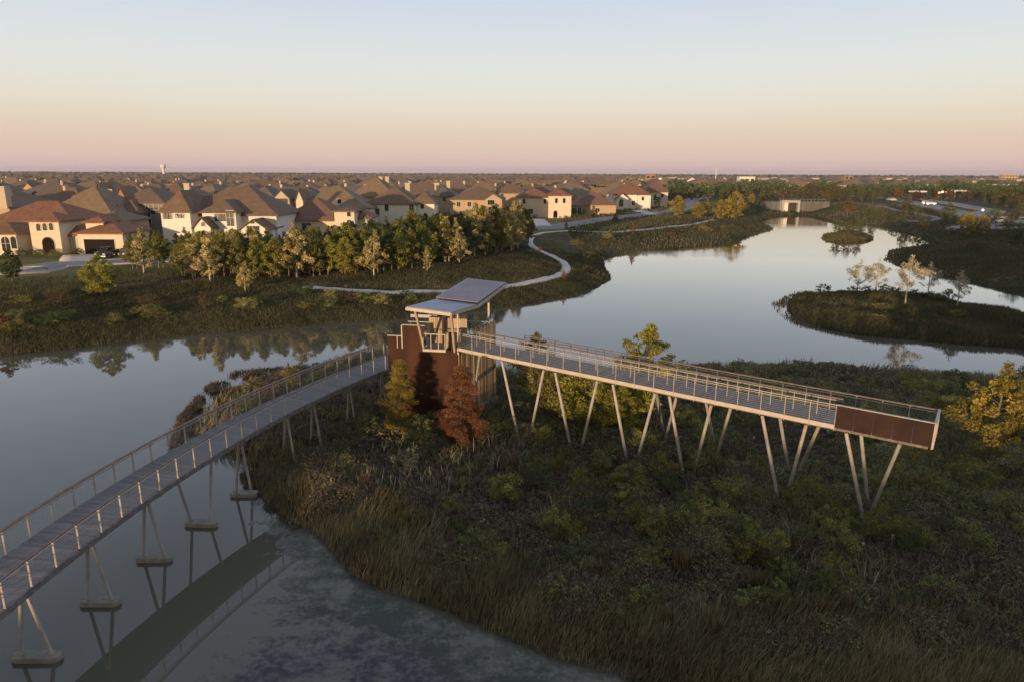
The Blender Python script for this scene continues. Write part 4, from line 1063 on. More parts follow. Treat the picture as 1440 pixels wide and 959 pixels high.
# little white planting markers among the weeds
for px, py, l in [(1211, 776, 'left of the two small white markers below the open end of the walkway'), (1253, 764, 'right of the two small white markers below the open end of the walkway'), (1044, 596, 'small white marker seen between the back poles, the upper left one'), (1059, 622, 'small white marker seen between the back poles, the lower one'), (1163, 612, 'small white marker just under the rust steel end bay'), (575, 640, 'small white marker at the foot of the cypresses')]:
    p = gp(px, py+6, .8); e = empty('plant_marker', p, l, 'marker')
    mb = MB(); mb.tube((p[0], p[1], p[2]-.1), (p[0], p[1], p[2]+.62), .012, n=6); mb.build('stake', M['trim'], e)
    mb = MB(); mb.sphere((p[0], p[1], p[2]+.66), .075, 8, 6); mb.build('tag', M['car_white'], e)

# ---------------------------------------------------------------- houses
def hip(mb, u0, u1, v0, v1, ze, zr, oh=.55, fa=.22):
    a, b, c, d = u0-oh, u1+oh, v0-oh, v1+oh
    w, l = b-a, d-c
    if w >= l: r0, r1 = (a+l*.5, (c+d)/2), (b-l*.5, (c+d)/2)
    else: r0, r1 = ((a+b)/2, c+w*.5), ((a+b)/2, d-w*.5)
    vs = [(a,c,ze),(b,c,ze),(b,d,ze),(a,d,ze),(a,c,ze-fa),(b,c,ze-fa),(b,d,ze-fa),(a,d,ze-fa),(*r0,zr),(*r1,zr)]
    if w >= l: fs = [(0,1,9,8),(1,2,9),(2,3,8,9),(3,0,8)]
    else: fs = [(0,1,8),(1,2,9,8),(2,3,9),(3,0,8,9)]
    mb.add(vs, fs+[(0,4,5,1),(1,5,6,2),(2,6,7,3),(3,7,4,0),(4,7,6,5)])
def gable(mw, mr, u0, u1, v0, v1, ze, zr, oh=.45):
    """ridge along v; the gable triangle belongs to the wall"""
    m_ = (u0+u1)/2
    for v in (v0, v1-.2):
        mw.add([(u0,v,ze),(u1,v,ze),(m_,v,zr-.12),(u0,v+.2,ze),(u1,v+.2,ze),(m_,v+.2,zr-.12)], [(0,1,2),(5,4,3),(0,3,4,1),(1,4,5,2),(2,5,3,0)])
    k = (zr-ze)/(m_-u0); th = .2
    for s in (-1, 1):
        ue = m_+s*(m_-u0+oh); zz_ = ze-k*oh
        p = [(m_,v0-oh,zr),(ue,v0-oh,zz_),(ue,v1+oh,zz_),(m_,v1+oh,zr)]
        q = [(x,y,z+th) for x,y,z in p]
        mr.add(p+q, [(0,1,2,3),(7,6,5,4),(0,4,5,1),(1,5,6,2),(2,6,7,3),(3,7,4,0)] if s > 0 else [(3,2,1,0),(4,5,6,7),(1,5,4,0),(2,6,5,1),(3,7,6,2),(0,4,7,3)])
def outline(w, h, arch):
    if not arch: return [(-w/2, 0), (w/2, 0), (w/2, h), (-w/2, h)]
    r = w/2; return [(-r, 0), (r, 0)] + [(r*math.cos(t), h-r+r*math.sin(t)) for t in np.linspace(0, math.pi, 9)]
def pane(mb, u, v, z, w, h, y0, y1, arch=False):
    o = outline(w, h, arch); n = len(o)
    vs = [(u+a, v+y0, z+b) for a, b in o] + [(u+a, v+y1, z+b) for a, b in o]
    mb.add(vs, [tuple(range(n)), tuple(range(2*n-1, n-1, -1))] + [(k, n+k, n+(k+1) % n, (k+1) % n) for k in range(n)])
def window(root, u, z, w, h, v, arch=False, kind='window', shut=False):
    """a frame standing proud of the wall and a pane a little prouder, cut by bars"""
    mb = MB(); fm = {'window': 'trim', 'door': 'stone', 'garage_door': 'trim'}[kind]
    pane(mb, u, v, z, w+.24, h+.16, -.07, .05, arch); f = mb.build(kind, M[fm], root, (0, 0, 0))
    mb = MB(); pane(mb, u, v, z+.06, w, h, -.10, -.02, arch)
    g = mb.build('pane' if kind == 'window' else 'leaf', M['glass' if kind == 'window' and not shut else 'shutter' if shut else 'door' if kind == 'door' else 'garage'], f, (0, 0, 0))
    if kind == 'window' and w > 1:
        mb = MB(); mb.box(u-.03, u+.03, v-.13, v-.095, z+.06, z+h-.02)
        if h > 1.6: mb.box(u-w/2, u+w/2, v-.125, v-.097, z+h*.55, z+h*.55+.05)
        mb.build('glazing_bar', M['trim'], f, (0, 0, 0))
def house(label, Y, px0, blocks, wall, roof, wins=(), chims=(), name='house', cat='house', group=None, yaw=0.0, zg=None, lamps=()):
    """blocks: (kind, px left, px right, depth from, depth to, eaves row, ridge row) as seen from the surveying camera"""
    r_ = ray(px0, 300); X0 = r_[0]/r_[1]*Y; z0 = gz(X0, Y)-.05 if zg is None else zg
    e = empty(name, (X0, Y, z0), label, cat, group, yaw)
    U = lambda px, v=0: (lambda q: q[0]/q[1]*(Y+v)-X0)(ray(px, 300))
    Zp = lambda py, px, v: atY(px, py, Y+v)[2]-z0
    mw, mr = MB(), MB()
    for i, (k, a, b, v0, v1, pe, pr) in enumerate(blocks):
        u0, u1 = U(a, v0), U(b, v0); pm = (a+b)/2
        ze = Zp(pe, pm, v0-.5); zr = Zp(pr, pm, v0+(min((v1-v0), (u1-u0))/2 if k == 'hip' else 0))
        if zr < ze+.5: zr = ze+.5
        mw.box(u0, u1, v0+.003*i, v1-.004*i, -.4, ze-.1)
        if k == 'hip': hip(mr, u0, u1, v0, v1, ze, zr)
        else: gable(mw, mr, u0, u1, v0, v1, ze-.1, zr)
    w_ = mw.build('wall', M[wall], e, (0, 0, 0)); rf = mr.build('roof', M[roof], e, (0, 0, 0))
    for (px, py, w, h, v, kind) in wins:
        u = U(px, v); z = max(.05, Zp(py, px, v)-h/2)
        kd = 'door' if 'door' in kind and 'garage' not in kind else 'garage_door' if 'garage' in kind else 'window'
        if kd != 'window': z = .03
        window(e, u, z, w, h, v, 'arch' in kind, kd, 'shut' in kind)
    for (px, pt, pb, v, w) in chims:
        u = U(px, v); mb = MB(); zt = Zp(pt, px, v); mb.box(u-w/2, u+w/2, v, v+w*.8, Zp(pb, px, v)-1.5, zt); mb.box(u-w/2-.1, u+w/2+.1, v-.1, v+w*.8+.1, zt+.002, zt+.25)
        mb.build('chimney', M['stone'], rf, (0, 0, 0))
    return e
AW = 'arch'
house('cream villa with red tiled roofs, arched entry tower and dark garage', 126, 0,
      [('hip', -80, 112, 2.5, 24, 331, 283), ('hip', 38, 80, 0, 6.5, 311.5, 298.5), ('hip', 104, 168, .5, 10, 328.5, 312), ('hip', 118, 143, 3.2, 7.5, 313, 303.5), ('hip', -75, 17, -1.6, 7, 329, 313)],
      'cream', 'redtile', [(51, 320.5, .75, 1.3, 0, AW), (60, 320, .75, 1.3, 0, AW), (69, 319.5, .75, 1.3, 0, AW), (61.5, 345, 2.2, 3.1, 0, 'archdoor'), (29, 344, 2.6, 2.1, 2.5, 'shut'), (95, 343.5, 2.4, 2.1, 2.5, 'shut'), (134, 346, 5.6, 2.7, .5, 'garage'), (1, 344, 1.5, 2.6, -1.6, AW), (12.5, 342, 1.0, 2.2, -1.6, AW)])
house('tan roofed house with broad hip roof right behind the cream villa', 160, 60, [('hip', 52, 160, 0, 20, 309, 262), ('hip', 120, 172, -3, 8, 311, 297)], 'sand', 'shingle2', [(140, 318, 1.6, 1.4, -3, '')])
house('brick house with two sunlit tan gables behind the broad tan roof', 205, 112, [('hip', 108, 170, 1, 16, 277, 253), ('gable', 121, 137, -1, 6, 280, 267), ('gable', 136, 152, 0, 8, 275, 258), ('gable', 166, 180, -2, 6, 279, 264)], 'brick', 'shingle2', [(144, 270, 1, 1.2, 0, ''), (158, 271, 1.4, 1.5, 1, '')])
house('grey two storey house with rows of dark windows, between villa and white house', 170, 160, [('hip', 160, 232, 2, 18, 286, 264), ('hip', 158, 195, -2, 8, 300, 281)], 'greywall', 'shingle', [(210, 290, 1.3, 1.6, 2, ''), (217, 290, 1.3, 1.6, 2, ''), (224, 290, 1.3, 1.6, 2, ''), (212, 298, 1.3, 1.5, 2, ''), (219, 298, 1.3, 1.5, 2, ''), (165, 292, 1.2, 1.5, -2, ''), (205, 309, 2.2, 2.2, 2, '')])
house('white two storey house with brown roofs and small round gable windows', 137, 226, [('hip', 250, 388, 4, 20, 303, 262), ('hip', 226, 267, 0, 12, 298.5, 268), ('hip', 284, 331, 1, 11, 299, 281), ('gable', 271, 294, -2, 5, 319, 307), ('gable', 337, 373, -1, 8, 322, 310)],
      'white', 'shingle', [(231, 304.5, .7, 1.2, 0, ''), (235, 304.5, .7, 1.2, 0, ''), (239, 304.5, .7, 1.2, 0, ''), (248, 304.5, .5, .8, 0, ''), (252.5, 304.5, .5, .8, 0, ''), (257, 304.5, .5, .8, 0, ''), (284, 316, .7, .8, -2, AW), (306, 307, 1.3, 1.4, 1, ''), (314, 307, .8, 1.4, 1, ''), (323, 308, 1.4, 3, 1, ''), (297, 323, 1.2, 2.2, 1, AW), (354, 312.5, .8, .8, -1, AW), (354, 326, 2.5, 2, -1, '')], [(266, 260, 270, 14, 1.2)])
house('low house with a wide rust brown tiled roof behind the cream sycamores', 152, 392, [('hip', 392, 478, 1, 17, 310.5, 279), ('hip', 470, 498, -1.5, 6, 297.5, 292), ('hip', 490, 520, 2, 10, 307, 296)], 'cream', 'browntile', [(490.5, 302, .8, 1.0, -1.5, AW), (490.5, 317, 1.1, 2.2, -1.5, AW), (430, 320, 2, 1.6, 1, '')])
house('house with a long tan roof right behind the rust brown roof', 192, 415, [('hip', 418, 512, 0, 17, 291, 261), ('gable', 417, 427, -1.5, 6, 281, 268), ('hip', 470, 520, -2, 8, 293, 282)], 'cream', 'shingle2', [(478, 284, 1.0, 1.2, -2, '')])
house('grey roofed house with a bay of four dark windows', 190, 350, [('hip', 340, 392, 1, 16, 285, 262), ('gable', 386, 408, -1, 9, 279, 268)], 'stone', 'shingle3', [(390, 283.5, .9, 1.3, -1, ''), (394.6, 283.5, .9, 1.3, -1, ''), (399.2, 283.5, .9, 1.3, -1, ''), (403.8, 283.5, .9, 1.3, -1, '')])
house('sand walled house with a tall tan hip roof, beyond the white rounded house', 242, 492, [('hip', 494, 556, 0, 18, 277.5, 249)], 'sand', 'shingle2', [(505, 283, 1.4, 1.4, 0, '')], [(537, 250, 258, 8, 1.3), (546, 250, 258, 9, 1.3)])
house('long white house with wide brown hip roof and a chimney on its ridge', 198, 514, [('hip', 516, 585, 0, 17, 287.5, 262), ('hip', 580, 611, 1.2, 12, 286.5, 270)], 'white', 'shingle', [(544, 293, 1.0, 1.8, 0, ''), (579, 293, 1.2, 2.2, 0, ''), (594, 291, .9, 1.3, 1.2, ''), (530, 299, 1.4, 1.8, 0, '')], [(574, 259, 266, 9, 1.4)])
house('sand brick house with a sunlit gable of three narrow windows', 208, 632, [('hip', 633, 708, 1, 17, 281, 262), ('gable', 681, 706, -1.5, 8, 281, 273)], 'sand', 'shingle', [(687, 285.5, .6, 1.4, -1.5, ''), (690.5, 285.5, .6, 1.4, -1.5, ''), (694, 285.5, .6, 1.4, -1.5, ''), (645, 288, 1.1, 1.4, 1, ''), (660, 288, 1.1, 1.4, 1, ''), (692, 297, 2.4, 2.2, -1.5, '')], [(615, 259, 270, 16, 1.5)])
house('cream two storey house with red tiled roof beside the lakeside street', 240, 718, [('hip', 727, 775, 0, 15, 278, 264.5), ('hip', 771, 803, -2, 9, 275.5, 266), ('gable', 711, 737, -3, 6, 294, 287)], 'cream', 'redtile', [(737, 284, .8, 1.6, 0, ''), (766, 284, .8, 1.6, 0, ''), (782, 283, .9, 1.6, -2, ''), (793, 283, .9, 1.6, -2, ''), (781, 299, 1.3, 2.4, -2, 'archdoor'), (717, 291, .6, 1.2, -3, ''), (746, 298, 1.8, 1.6, 0, '')])
house('single storey house with a big plain brown roof next to the red roofed one', 255, 803, [('hip', 806, 866, 2, 18, 288.5, 269), ('hip', 800, 822, 0, 7, 289.5, 285)], 'sand', 'browntile', [(815, 297, 1.2, 2.4, 0, AW), (806, 297, 1.0, 1.8, 0, ''), (840, 296, 1.6, 1.3, 2, '')])
house('pale lakeside house with steep rust roof and a porch gable', 292, 858, [('hip', 860, 915, 1, 18, 274, 256.5), ('gable', 866, 883, -2, 7, 280, 273), ('hip', 896, 914, -1, 8, 274.5, 268)], 'white', 'redtile', [(878, 276.5, .7, 1.0, 1, ''), (873, 286, 1.6, 3.0, -2, AW), (903, 280, .9, 1.5, -1, ''), (890, 286, 1.2, 1.8, 1, '')])
house('brown roofed cream house at the lakeside end of the row', 325, 905, [('hip', 908, 937, 0, 16, 268, 256), ('hip', 915, 938, -3, 8, 270.5, 264)], 'cream', 'browntile', [(930, 276, 1.2, 1.6, -3, ''), (920, 277, 1.0, 1.6, -3, '')])
house('house with a tall sunlit chimney at the left edge of the view', 165, -30, [('hip', -60, 14, 0, 16, 292, 276)], 'sand', 'shingle', [], [(5, 264, 285, -1, 2.2)])
house('tan roofed house between the grey and the white house, further back', 215, 215, [('hip', 210, 268, 0, 16, 278, 257)], 'stone', 'shingle', [(240, 282, 1.2, 1.4, 0, '')], [(265, 260, 268, 5, 1.3)])
house('grey roofed house right of the white house, further back', 195, 300, [('hip', 318, 352, 0, 15, 283, 262)], 'white', 'shingle3', [(340, 288, 1.4, 1.4, 0, '')])
house('brown roofed house in the gap behind the long white house', 235, 590, [('hip', 596, 640, 0, 15, 276, 260)], 'sand', 'shingle3', [(625, 281, 1.2, 1.4, 0, '')], [(631, 256, 264, 6, 1.2)])
house('dark roofed house between the sand brick and the red roofed one, further back', 262, 690, [('hip', 696, 740, 0, 16, 272, 259)], 'sand', 'shingle', [(706, 276, 1.2, 1.4, 0, '')])

# timber fences between the nearest gardens
def fence(pts, h, label):
    c = np.mean(pts, 0); e = empty('garden_fence', (c[0], c[1], gz(*c)), label, 'fence')
    mb = MB()
    for a, b in zip(pts[:-1], pts[1:]):
        za, zb = gz(*a), gz(*b); mb.beam((*a, za+h/2), (*b, zb+h/2), .05, h)
    mb.build('boards', M['fence'], e)
    L = np.concatenate([[0], np.cumsum([math.dist(a, b) for a, b in zip(pts[:-1], pts[1:])])])
    for t in np.arange(0, L[-1]+.1, 2.6):
        x = np.interp(t, L, [p[0] for p in pts]); y = np.interp(t, L, [p[1] for p in pts])
        mb = MB(); mb.box(x-.06, x+.06, y-.12, y-.03, gz(x, y)-.2, gz(x, y)+h+.08); mb.build('post', M['fence'], e)
fence([tuple(gp(163, 338)[:2]), tuple(gp(196, 338)[:2]), tuple(gp(224, 337)[:2])], 2.0, 'grey timber garden fence between the cream villa and the white house')
fence([tuple(gp(608, 308)[:2]), tuple(gp(640, 307)[:2])], 2.0, 'timber garden fence right of the long white house')

# the suburb behind: a few kinds of house, each copied with its parts
def proto_house(spec, wall, roof):
    e = empty('house', (0, 0, 0), 'x', 'house'); mw, mr = MB(), MB()
    for i, (k, u0, u1, v0, v1, ze, zr) in enumerate(spec['b']):
        mw.box(u0, u1, v0+.003*i, v1-.004*i, -.4, ze-.1)
        if k == 'hip': hip(mr, u0, u1, v0, v1, ze, zr)
        else: gable(mw, mr, u0, u1, v0, v1, ze-.1, zr)
    mw.build('wall', M[wall], e); rf = mr.build('roof', M[roof], e)
    for (u, z, w, h, v) in spec['w']:
        mb = MB(); pane(mb, u, v, z, w+.2, h+.2, -.06, .05); f = mb.build('window', M['trim'], e)
        mb = MB(); pane(mb, u, v, z+.1, w, h, -.09, -.02); mb.build('pane', M['glass'], f)
    for (u, v, z0, z1) in spec['c']:
        mb = MB(); mb.box(u-.5, u+.5, v-.4, v+.4, z0, z1); mb.build('chimney', M['stone'], rf)
    return e
SPECS = [dict(b=[('hip', -12, 12, -9, 10, 4.4, 9.4), ('hip', 2, 10.5, -11, 0, 4.3, 7.0)], w=[(-6, 1.4, 1.4, 1.6, -9), (-1.5, 1.4, 1.4, 1.6, -9), (5.5, 1.2, 1.8, 1.6, -11)], c=[(-4, 1, 8, 10.2)]),
         dict(b=[('hip', -12.5, 11, -8, 10, 4.8, 10.0), ('gable', -9, -2.5, -10.5, 0, 4.7, 7.9)], w=[(-5.7, 2.6, 1.6, 1.5, -10.5), (3, 2.6, 1.4, 1.4, -8), (6.5, 1, 2.2, 1.6, -8)], c=[]),
         dict(b=[('hip', -13, 8, -8, 11, 3.2, 8.8), ('hip', 3, 12.5, -10, 3, 3.1, 6.4)], w=[(-8, 1.0, 1.6, 1.5, -8), (7.5, .7, 3.0, 1.9, -10)], c=[(0, 3, 7, 9.3)]),
         dict(b=[('hip', -9, 12, -9, 9, 5.0, 10.3), ('gable', 2, 8.5, -11, 0, 4.9, 8.2), ('hip', -14, -8, -6, 5, 3.0, 5.6)], w=[(5.2, 3, 1.0, 1.4, -11), (-3, 2.8, 1.4, 1.4, -9)], c=[])]
PROTO = []
for i, (si, wl_, rf_) in enumerate([(0, 'sand', 'shingle'), (1, 'cream', 'shingle2'), (2, 'brick', 'shingle'), (3, 'stone', 'shingle2'), (0, 'brick', 'shingle3'), (1, 'sand', 'shingle'), (3, 'white', 'shingle'), (2, 'stone', 'shingle2')]):
    PROTO.append(proto_house(SPECS[si], wl_, rf_))
TXT = ['sand walled house with brown hip roof and chimney in the wide suburb', 'cream house with tan roof and a front gable in the wide suburb', 'low brick house with brown roof and chimney in the wide suburb', 'stone walled house with tan roof and tall gable in the wide suburb', 'brick house with grey brown roof and chimney in the wide suburb', 'sand walled house with brown roof and a front gable in the wide suburb', 'white walled house with brown roof and tall gable in the wide suburb', 'low stone walled house with tan roof in the wide suburb']
GRP = ['suburban houses, ' + t.split(' in the')[0] for t in TXT]
hr = random.Random(17); used = [False]*len(PROTO); far_spots = []
front = [(o.location.x+8, o.location.y+8) for o in COL.objects if o.name.startswith('house') and o not in PROTO]
Yr = 208.
while Yr < 2600:
    step = 30 if Yr < 700 else 46
    x = -.80*Yr-40; xe = (.20*Yr if Yr < 420 else .12*Yr+30) if Yr < 620 else .85*Yr
    while x < xe:
        px_ = x+hr.uniform(-4, 4); py_ = Yr+hr.uniform(-5, 5)
        x += hr.uniform(27, 32) if Yr < 900 else hr.uniform(30, 60)
        if hr.random() < (.22 if Yr < 700 else .35): continue
        if Yr > 620 and px_ > .16*Yr and hr.random() < .72: continue
        pxx = PCX+FPX*px_/(py_*.97+3.5)
        lim = 208+max(0, (pxx-560))*.30
        if py_ < lim+14: continue
        if min((px_-a)**2+(py_-b)**2 for a, b in front) < 21**2: continue
        if Yr < 560: far_spots.append((px_, py_, 1))
        else: far_spots.append((px_, py_, 0))
    Yr += step
simple = []
nind = 0
for (x, y, ind) in far_spots:
    k = hr.randrange(len(PROTO)); rz = hr.choice((0, 0, 0, math.pi/2, -math.pi/2, math.pi))+hr.uniform(-.25, .25)
    if not ind or nind >= 230: simple.append((x, y, k, rz)); continue
    nind += 1
    o = PROTO[k] if not used[k] else copy_tree(PROTO[k]); used[k] = True
    o.location = (x, y, gz(x, y)); o.rotation_euler = (0, 0, rz); s_ = hr.uniform(.9, 1.12); o.scale = (s_, s_, hr.uniform(.9, 1.1))
    o['label'] = TXT[k]; o['group'] = GRP[k]
# beyond: rooftops without end, one mass
def far_roofs(sel, wall, roof, label):
    mw, mr = MB(), MB()
    for (x, y, k, rz) in sel:
        c, s_ = math.cos(rz), math.sin(rz)
        for b in SPECS[SI[k]]['b'][:2]:
            a_, b_ = MB(), MB(); a_.box(b[1], b[2], b[3], b[4], -.4, b[5]-.1); hip(b_, *b[1:5], b[5], b[6])
            for src, dst in ((a_, mw), (b_, mr)):
                z0 = 3.4
                dst.add([(x+p[0]*c-p[1]*s_, y+p[0]*s_+p[1]*c, z0+p[2]) for p in src.v], src.f)
    for nm, mb, m_ in (('far_house_walls', mw, wall), ('far_rooftops', mr, roof)):
        if mb.v: tag(mb.build(nm, M[m_]), label, kind='stuff')
SI = [0, 1, 2, 3, 0, 1, 3, 2]
for t, (w_, r_, nm) in enumerate([('sand', 'shingle', 'brown'), ('cream', 'shingle2', 'tan'), ('stone', 'shingle3', 'grey brown')]):
    far_roofs([s for i, s in enumerate(simple) if i % 3 == t], w_, r_, f'countless small {nm} roofed houses fading towards the horizon')

# pale gabled buildings on the skyline
for i, (px, w_) in enumerate([(928, 22), (973, 22), (1018, 22)]):
    Yb = 900; r0_ = ray(px, 250); x0 = r0_[0]/r0_[1]*Yb; z0 = gz(x0, Yb)
    e = empty('apartment_building', (x0, Yb, z0), 'pale gabled building on the skyline, ' + ['leftmost', 'middle one', 'rightmost'][i] + ' of the three beyond the lake', 'building', 'pale gabled buildings')
    mw, mr = MB(), MB(); mw.box(-13, 13, 0, 14, -.5, 5.0); gable(mw, mr, -8, 8, -1, 13, 5, 10.5); mw.box(-7.9, 7.9, -1, 0, -.5, 5.0)
    hip(mr, -13, 13, 0.3, 14, 5.0, 8.0); mw.build('wall', M['white'], e, (0, 0, 0)); mr.build('roof', M['shingle2'], e, (0, 0, 0))
    for u in (-10.5, -4, 0, 4, 10.5):
        mb = MB(); pane(mb, u, -1 if abs(u) < 8 else 0, 1.2, 1.6, 2.0, -.08, .02); mb.build('window', M['glass'], e, (0, 0, 0))
def block(label, px0, px1, Yb, pyt, wall, roof='trimdark', floors=2, dz=12):
    a, b = ray(px0, 250), ray(px1, 250); x0, x1 = a[0]/a[1]*Yb, b[0]/b[1]*Yb; z0 = 3.4; H_ = atY((px0+px1)/2, pyt, Yb)[2]-z0
    H_ = max(4, H_); e = empty('large_building', (x0, Yb, z0), label, 'building'); L = x1-x0
    mb = MB(); mb.box(0, L, 0, dz, -.5, H_); mb.build('wall', M[wall], e, (0, 0, 0))
    mb = MB(); mb.box(-.4, L+.4, -.4, dz+.4, H_+.003, H_+.6); mb.build('roof', M[roof], e, (0, 0, 0))
    n = max(2, int(L/6))
    for f in range(floors):
        for k in range(n):
            mb = MB(); pane(mb, L*(k+.5)/n, 0, H_*(f+.35)/floors, L/n*.6, H_/floors*.4, -.1, .03); mb.build('window', M['glass'], e, (0, 0, 0))
block('large ochre building on the far right of the skyline', 1410, 1432, 1500, 246.6, 'sand', 'sand', 3)
block('wide flat pale building behind the gabled ones', 1040, 1062, 1050, 249.5, 'white', 'trim', 1)
block('low pale commercial building on the right skyline', 1401, 1421, 700, 260.5, 'cream', 'trim', 1)
block('reddish building left of the three pale gabled ones', 908, 922, 1000, 246.6, 'brick', 'redtile', 2)
block('reddish building on the skyline above the culvert', 1188, 1200, 1000, 248, 'brick', 'redtile', 2)
block('pale flat roofed school building on the far left plain', 138, 165, 620, 256, 'cream', 'trim', 1)

# water tower, masts
p = ray(230, 240); Yt = 2400; xt = p[0]/p[1]*Yt
wt = empty('water_tower', (xt, Yt, 3.4), 'white water tower on the left of the skyline', 'water tower')
ht = atY(230, 231.5, Yt)[2]-3.4
mb = MB(); mb.tube((0, 0, -1), (0, 0, ht*.72), 5.5, 4.2, 16); mb.tube((0, 0, ht*.60), (0, 0, ht*.74), 4.2, 8.5, 16); mb.build('pedestal', M['white'], wt, (0, 0, 0))
mb = MB(); mb.sphere((0, 0, ht*.83), 9.5, 18, 10, .72); mb.build('tank', M['white'], wt, (0, 0, 0))
p = ray(1007, 245); Ym = 1400
ma = empty('mast', (p[0]/p[1]*Ym, Ym, 3.4), 'slender white mast on the skyline above the pale gabled buildings', 'mast'); hm_ = atY(1007, 235.5, Ym)[2]-3.4
mb = MB(); mb.tube((0, 0, -1), (0, 0, hm_), .95, .6, 8); mb.build('pole', M['white'], ma, (0, 0, 0)); mb = MB(); mb.tube((0, 0, hm_), (0, 0, hm_+1.6), 1.0, .9, 8); mb.build('antenna', M['steel'], ma, (0, 0, 0))

# dam wall with its gate opening at the far end of the lake
Yd = at(1110, 303, 0)[1]+6
Xd = lambda px: ray(px, 295)[0]/ray(px, 295)[1]*Yd
zt_ = atY(1110, 284, Yd)[2]; cx = Xd(1110)
dam = empty('dam', (cx, Yd, 0), 'pale concrete dam wall with a dark gate opening at the far end of the lake', 'dam')
mb = MB(); xa, xb, xc, xd_ = Xd(1070)-cx, Xd(1096)-cx, Xd(1122)-cx, Xd(1166)-cx
mb.slab([(xa, 0, zt_-2.6), (xb, 0, -1.5), (xb, 0, zt_), (xa, 0, zt_)], (0, 1, 0), 1.2); mb.slab([(xc, 0, -1.5), (xc+9, 0, 0.4), (xd_, 0, zt_-2.4), (xd_, 0, zt_), (xc, 0, zt_)], (0, 1, 0), 1.2)
mb.build('wall', M['damwall'], dam, (0, 0, 0))
g0_, g1_ = Xd(1099.5)-cx, Xd(1118.5)-cx; zg0, zg1 = atY(1110, 302.5, Yd-2)[2], atY(1110, 285.5, Yd-2)[2]
mb = MB(); mb.box(g0_-1, g1_+1, -2.5, 0, zg0-2, zg0); mb.box(g0_-1, g1_+1, -2.5, 0, zg1, zg1+1.0); mb.box(g0_-1, g0_, -2.5, 0, zg0, zg1); mb.box(g1_, g1_+1.0, -2.5, 0, zg0, zg1); mb.box(xb, g0_-1.005, -.6, .2, -1.5, zt_); mb.box(g1_+1.005, xc, -.6, .2, -1.5, zt_)
mb.build('gate_frame', M['concrete'], dam, (0, 0, 0))
mb = MB(); mb.box(g0_, g0_+2.2, -1.6, -1.0, zg0, zg1); mb.build('pale_gate', M['white'], dam, (0, 0, 0))
mb = MB(); mb.box(g0_+2.2, g1_, -.9, -.3, zg0, zg1); mb.build('gate_opening_shade', M['trimdark'], dam, (0, 0, 0))  # dark block stands for the shade within the gate opening
mb = MB()
for u in np.linspace(xb, xd_-2, 14): mb.beam((u, .6, zt_), (u, .6, zt_+1.1), .08, .08)
mb.beam((xb, .6, zt_+1.1), (xd_-2, .6, zt_+1.1), .08, .08); mb.build('guard_rail', M['steel'], dam, (0, 0, 0))

# grassed embankments that slope down to the water on both sides of the gate
for nm, P_ in (('left', [(xa-10, -1.2, zt_+.5), (xb-1, -1.2, 1.2), (xb-1, -7, -.6), (xa-14, -18, -.6), (xa-16, 2, 2)]), ('right', [(xd_+10, -1.2, zt_+.5), (xc+4, -1.2, 1.0), (xc+5, -7, -.6), (xd_+16, -20, -.6), (xd_+18, 2, 2)])):
    mb = MB(); Q = [(cx+x, Yd+y, z) for x, y, z in P_]; mb.add(Q, [(0, 1, 2), (0, 2, 3), (0, 4, 1)])
    tag(mb.build('embankment', M['ground']), 'grassy embankment at the dam', kind='structure')

# ---------------------------------------------------------------- cars, lamps
def car(loc, rz, paint, label, kind='suv', name='car', cat='car', group=None):
    e = empty(name, loc, label, cat, group, rz); O = (0, 0, 0)
    prof = {'suv': [(-2.3, .35), (-2.35, 1.0), (-2.2, 1.1), (-1.9, 1.68), (.6, 1.70), (1.15, 1.1), (2.2, .98), (2.35, .6), (2.3, .35)],
            'pickup': [(-2.8, .45), (-2.85, 1.15), (-.75, 1.18), (-.6, 1.85), (.75, 1.85), (1.35, 1.25), (2.7, 1.15), (2.85, .7), (2.8, .45)]}[kind]
    hw = .92 if kind == 'suv' else 1.0; mb = MB(); n = len(prof)
    vs = []
    for s_ in (-1, 1):
        for x, z in prof: vs.append((x, s_*hw*(1 if z < 1.2 else .82), z))
    mb.add(vs, [tuple(range(n)), tuple(range(2*n-1, n-1, -1))]+[(k, n+k, n+(k+1) % n, (k+1) % n) for k in range(n)])
    mb.build('body', M[paint], e, O)
    for s_ in (-1, 1):
        mb = MB(); y_ = s_*(hw*.915+.012)
        q = [(-1.75, 1.12), (1.0, 1.12), (.55, 1.58), (-1.65, 1.58)] if kind == 'suv' else [(-.6, 1.27), (1.15, 1.27), (.7, 1.74), (-.52, 1.74)]
        mb.slab([(x, y_, z) for x, z in q], (0, s_, 0), .02); mb.build('side_window', M['glass'], e, O)
    for sx_ in (-1, 1):
        for s_ in (-1, 1):
            x = sx_*(1.4 if kind == 'suv' else 1.75); r = .36 if kind == 'suv' else .42
            mb = MB(); mb.tube((x, s_*(hw-.2), r), (x, s_*(hw+.03), r), r, n=14); w_ = mb.build('wheel', M['rubber'], e, O)
            mb = MB(); mb.tube((x, s_*(hw+.02), r), (x, s_*(hw+.045), r), r*.6, n=12); mb.build('rim', M['chrome'], w_, O)
    xf = prof[-2][0]
    for s_ in (-1, 1):
        mb = MB(); mb.box(xf-.08, xf+.02, s_*.68-.2, s_*.68+.2, .72, .92); mb.build('headlight', M['trim'], e, O)
    mb = MB(); mb.box(xf-.05, xf+.06, -hw*.95, hw*.95, .38, .55); mb.build('bumper', M['chrome' if kind == 'pickup' else 'trimdark'], e, O)
    mb = MB(); pz = (1.14, 1.62) if kind == 'suv' else (1.29, 1.76); px_ = (1.13, .66) if kind == 'suv' else (1.32, .82)
    mb.slab([(px_[0], -.7, pz[0]), (px_[0], .7, pz[0]), (px_[1], .62, pz[1]), (px_[1], -.62, pz[1])], (.7, 0, .7), .03); mb.build('windscreen', M['glass'], e, O)
    return e
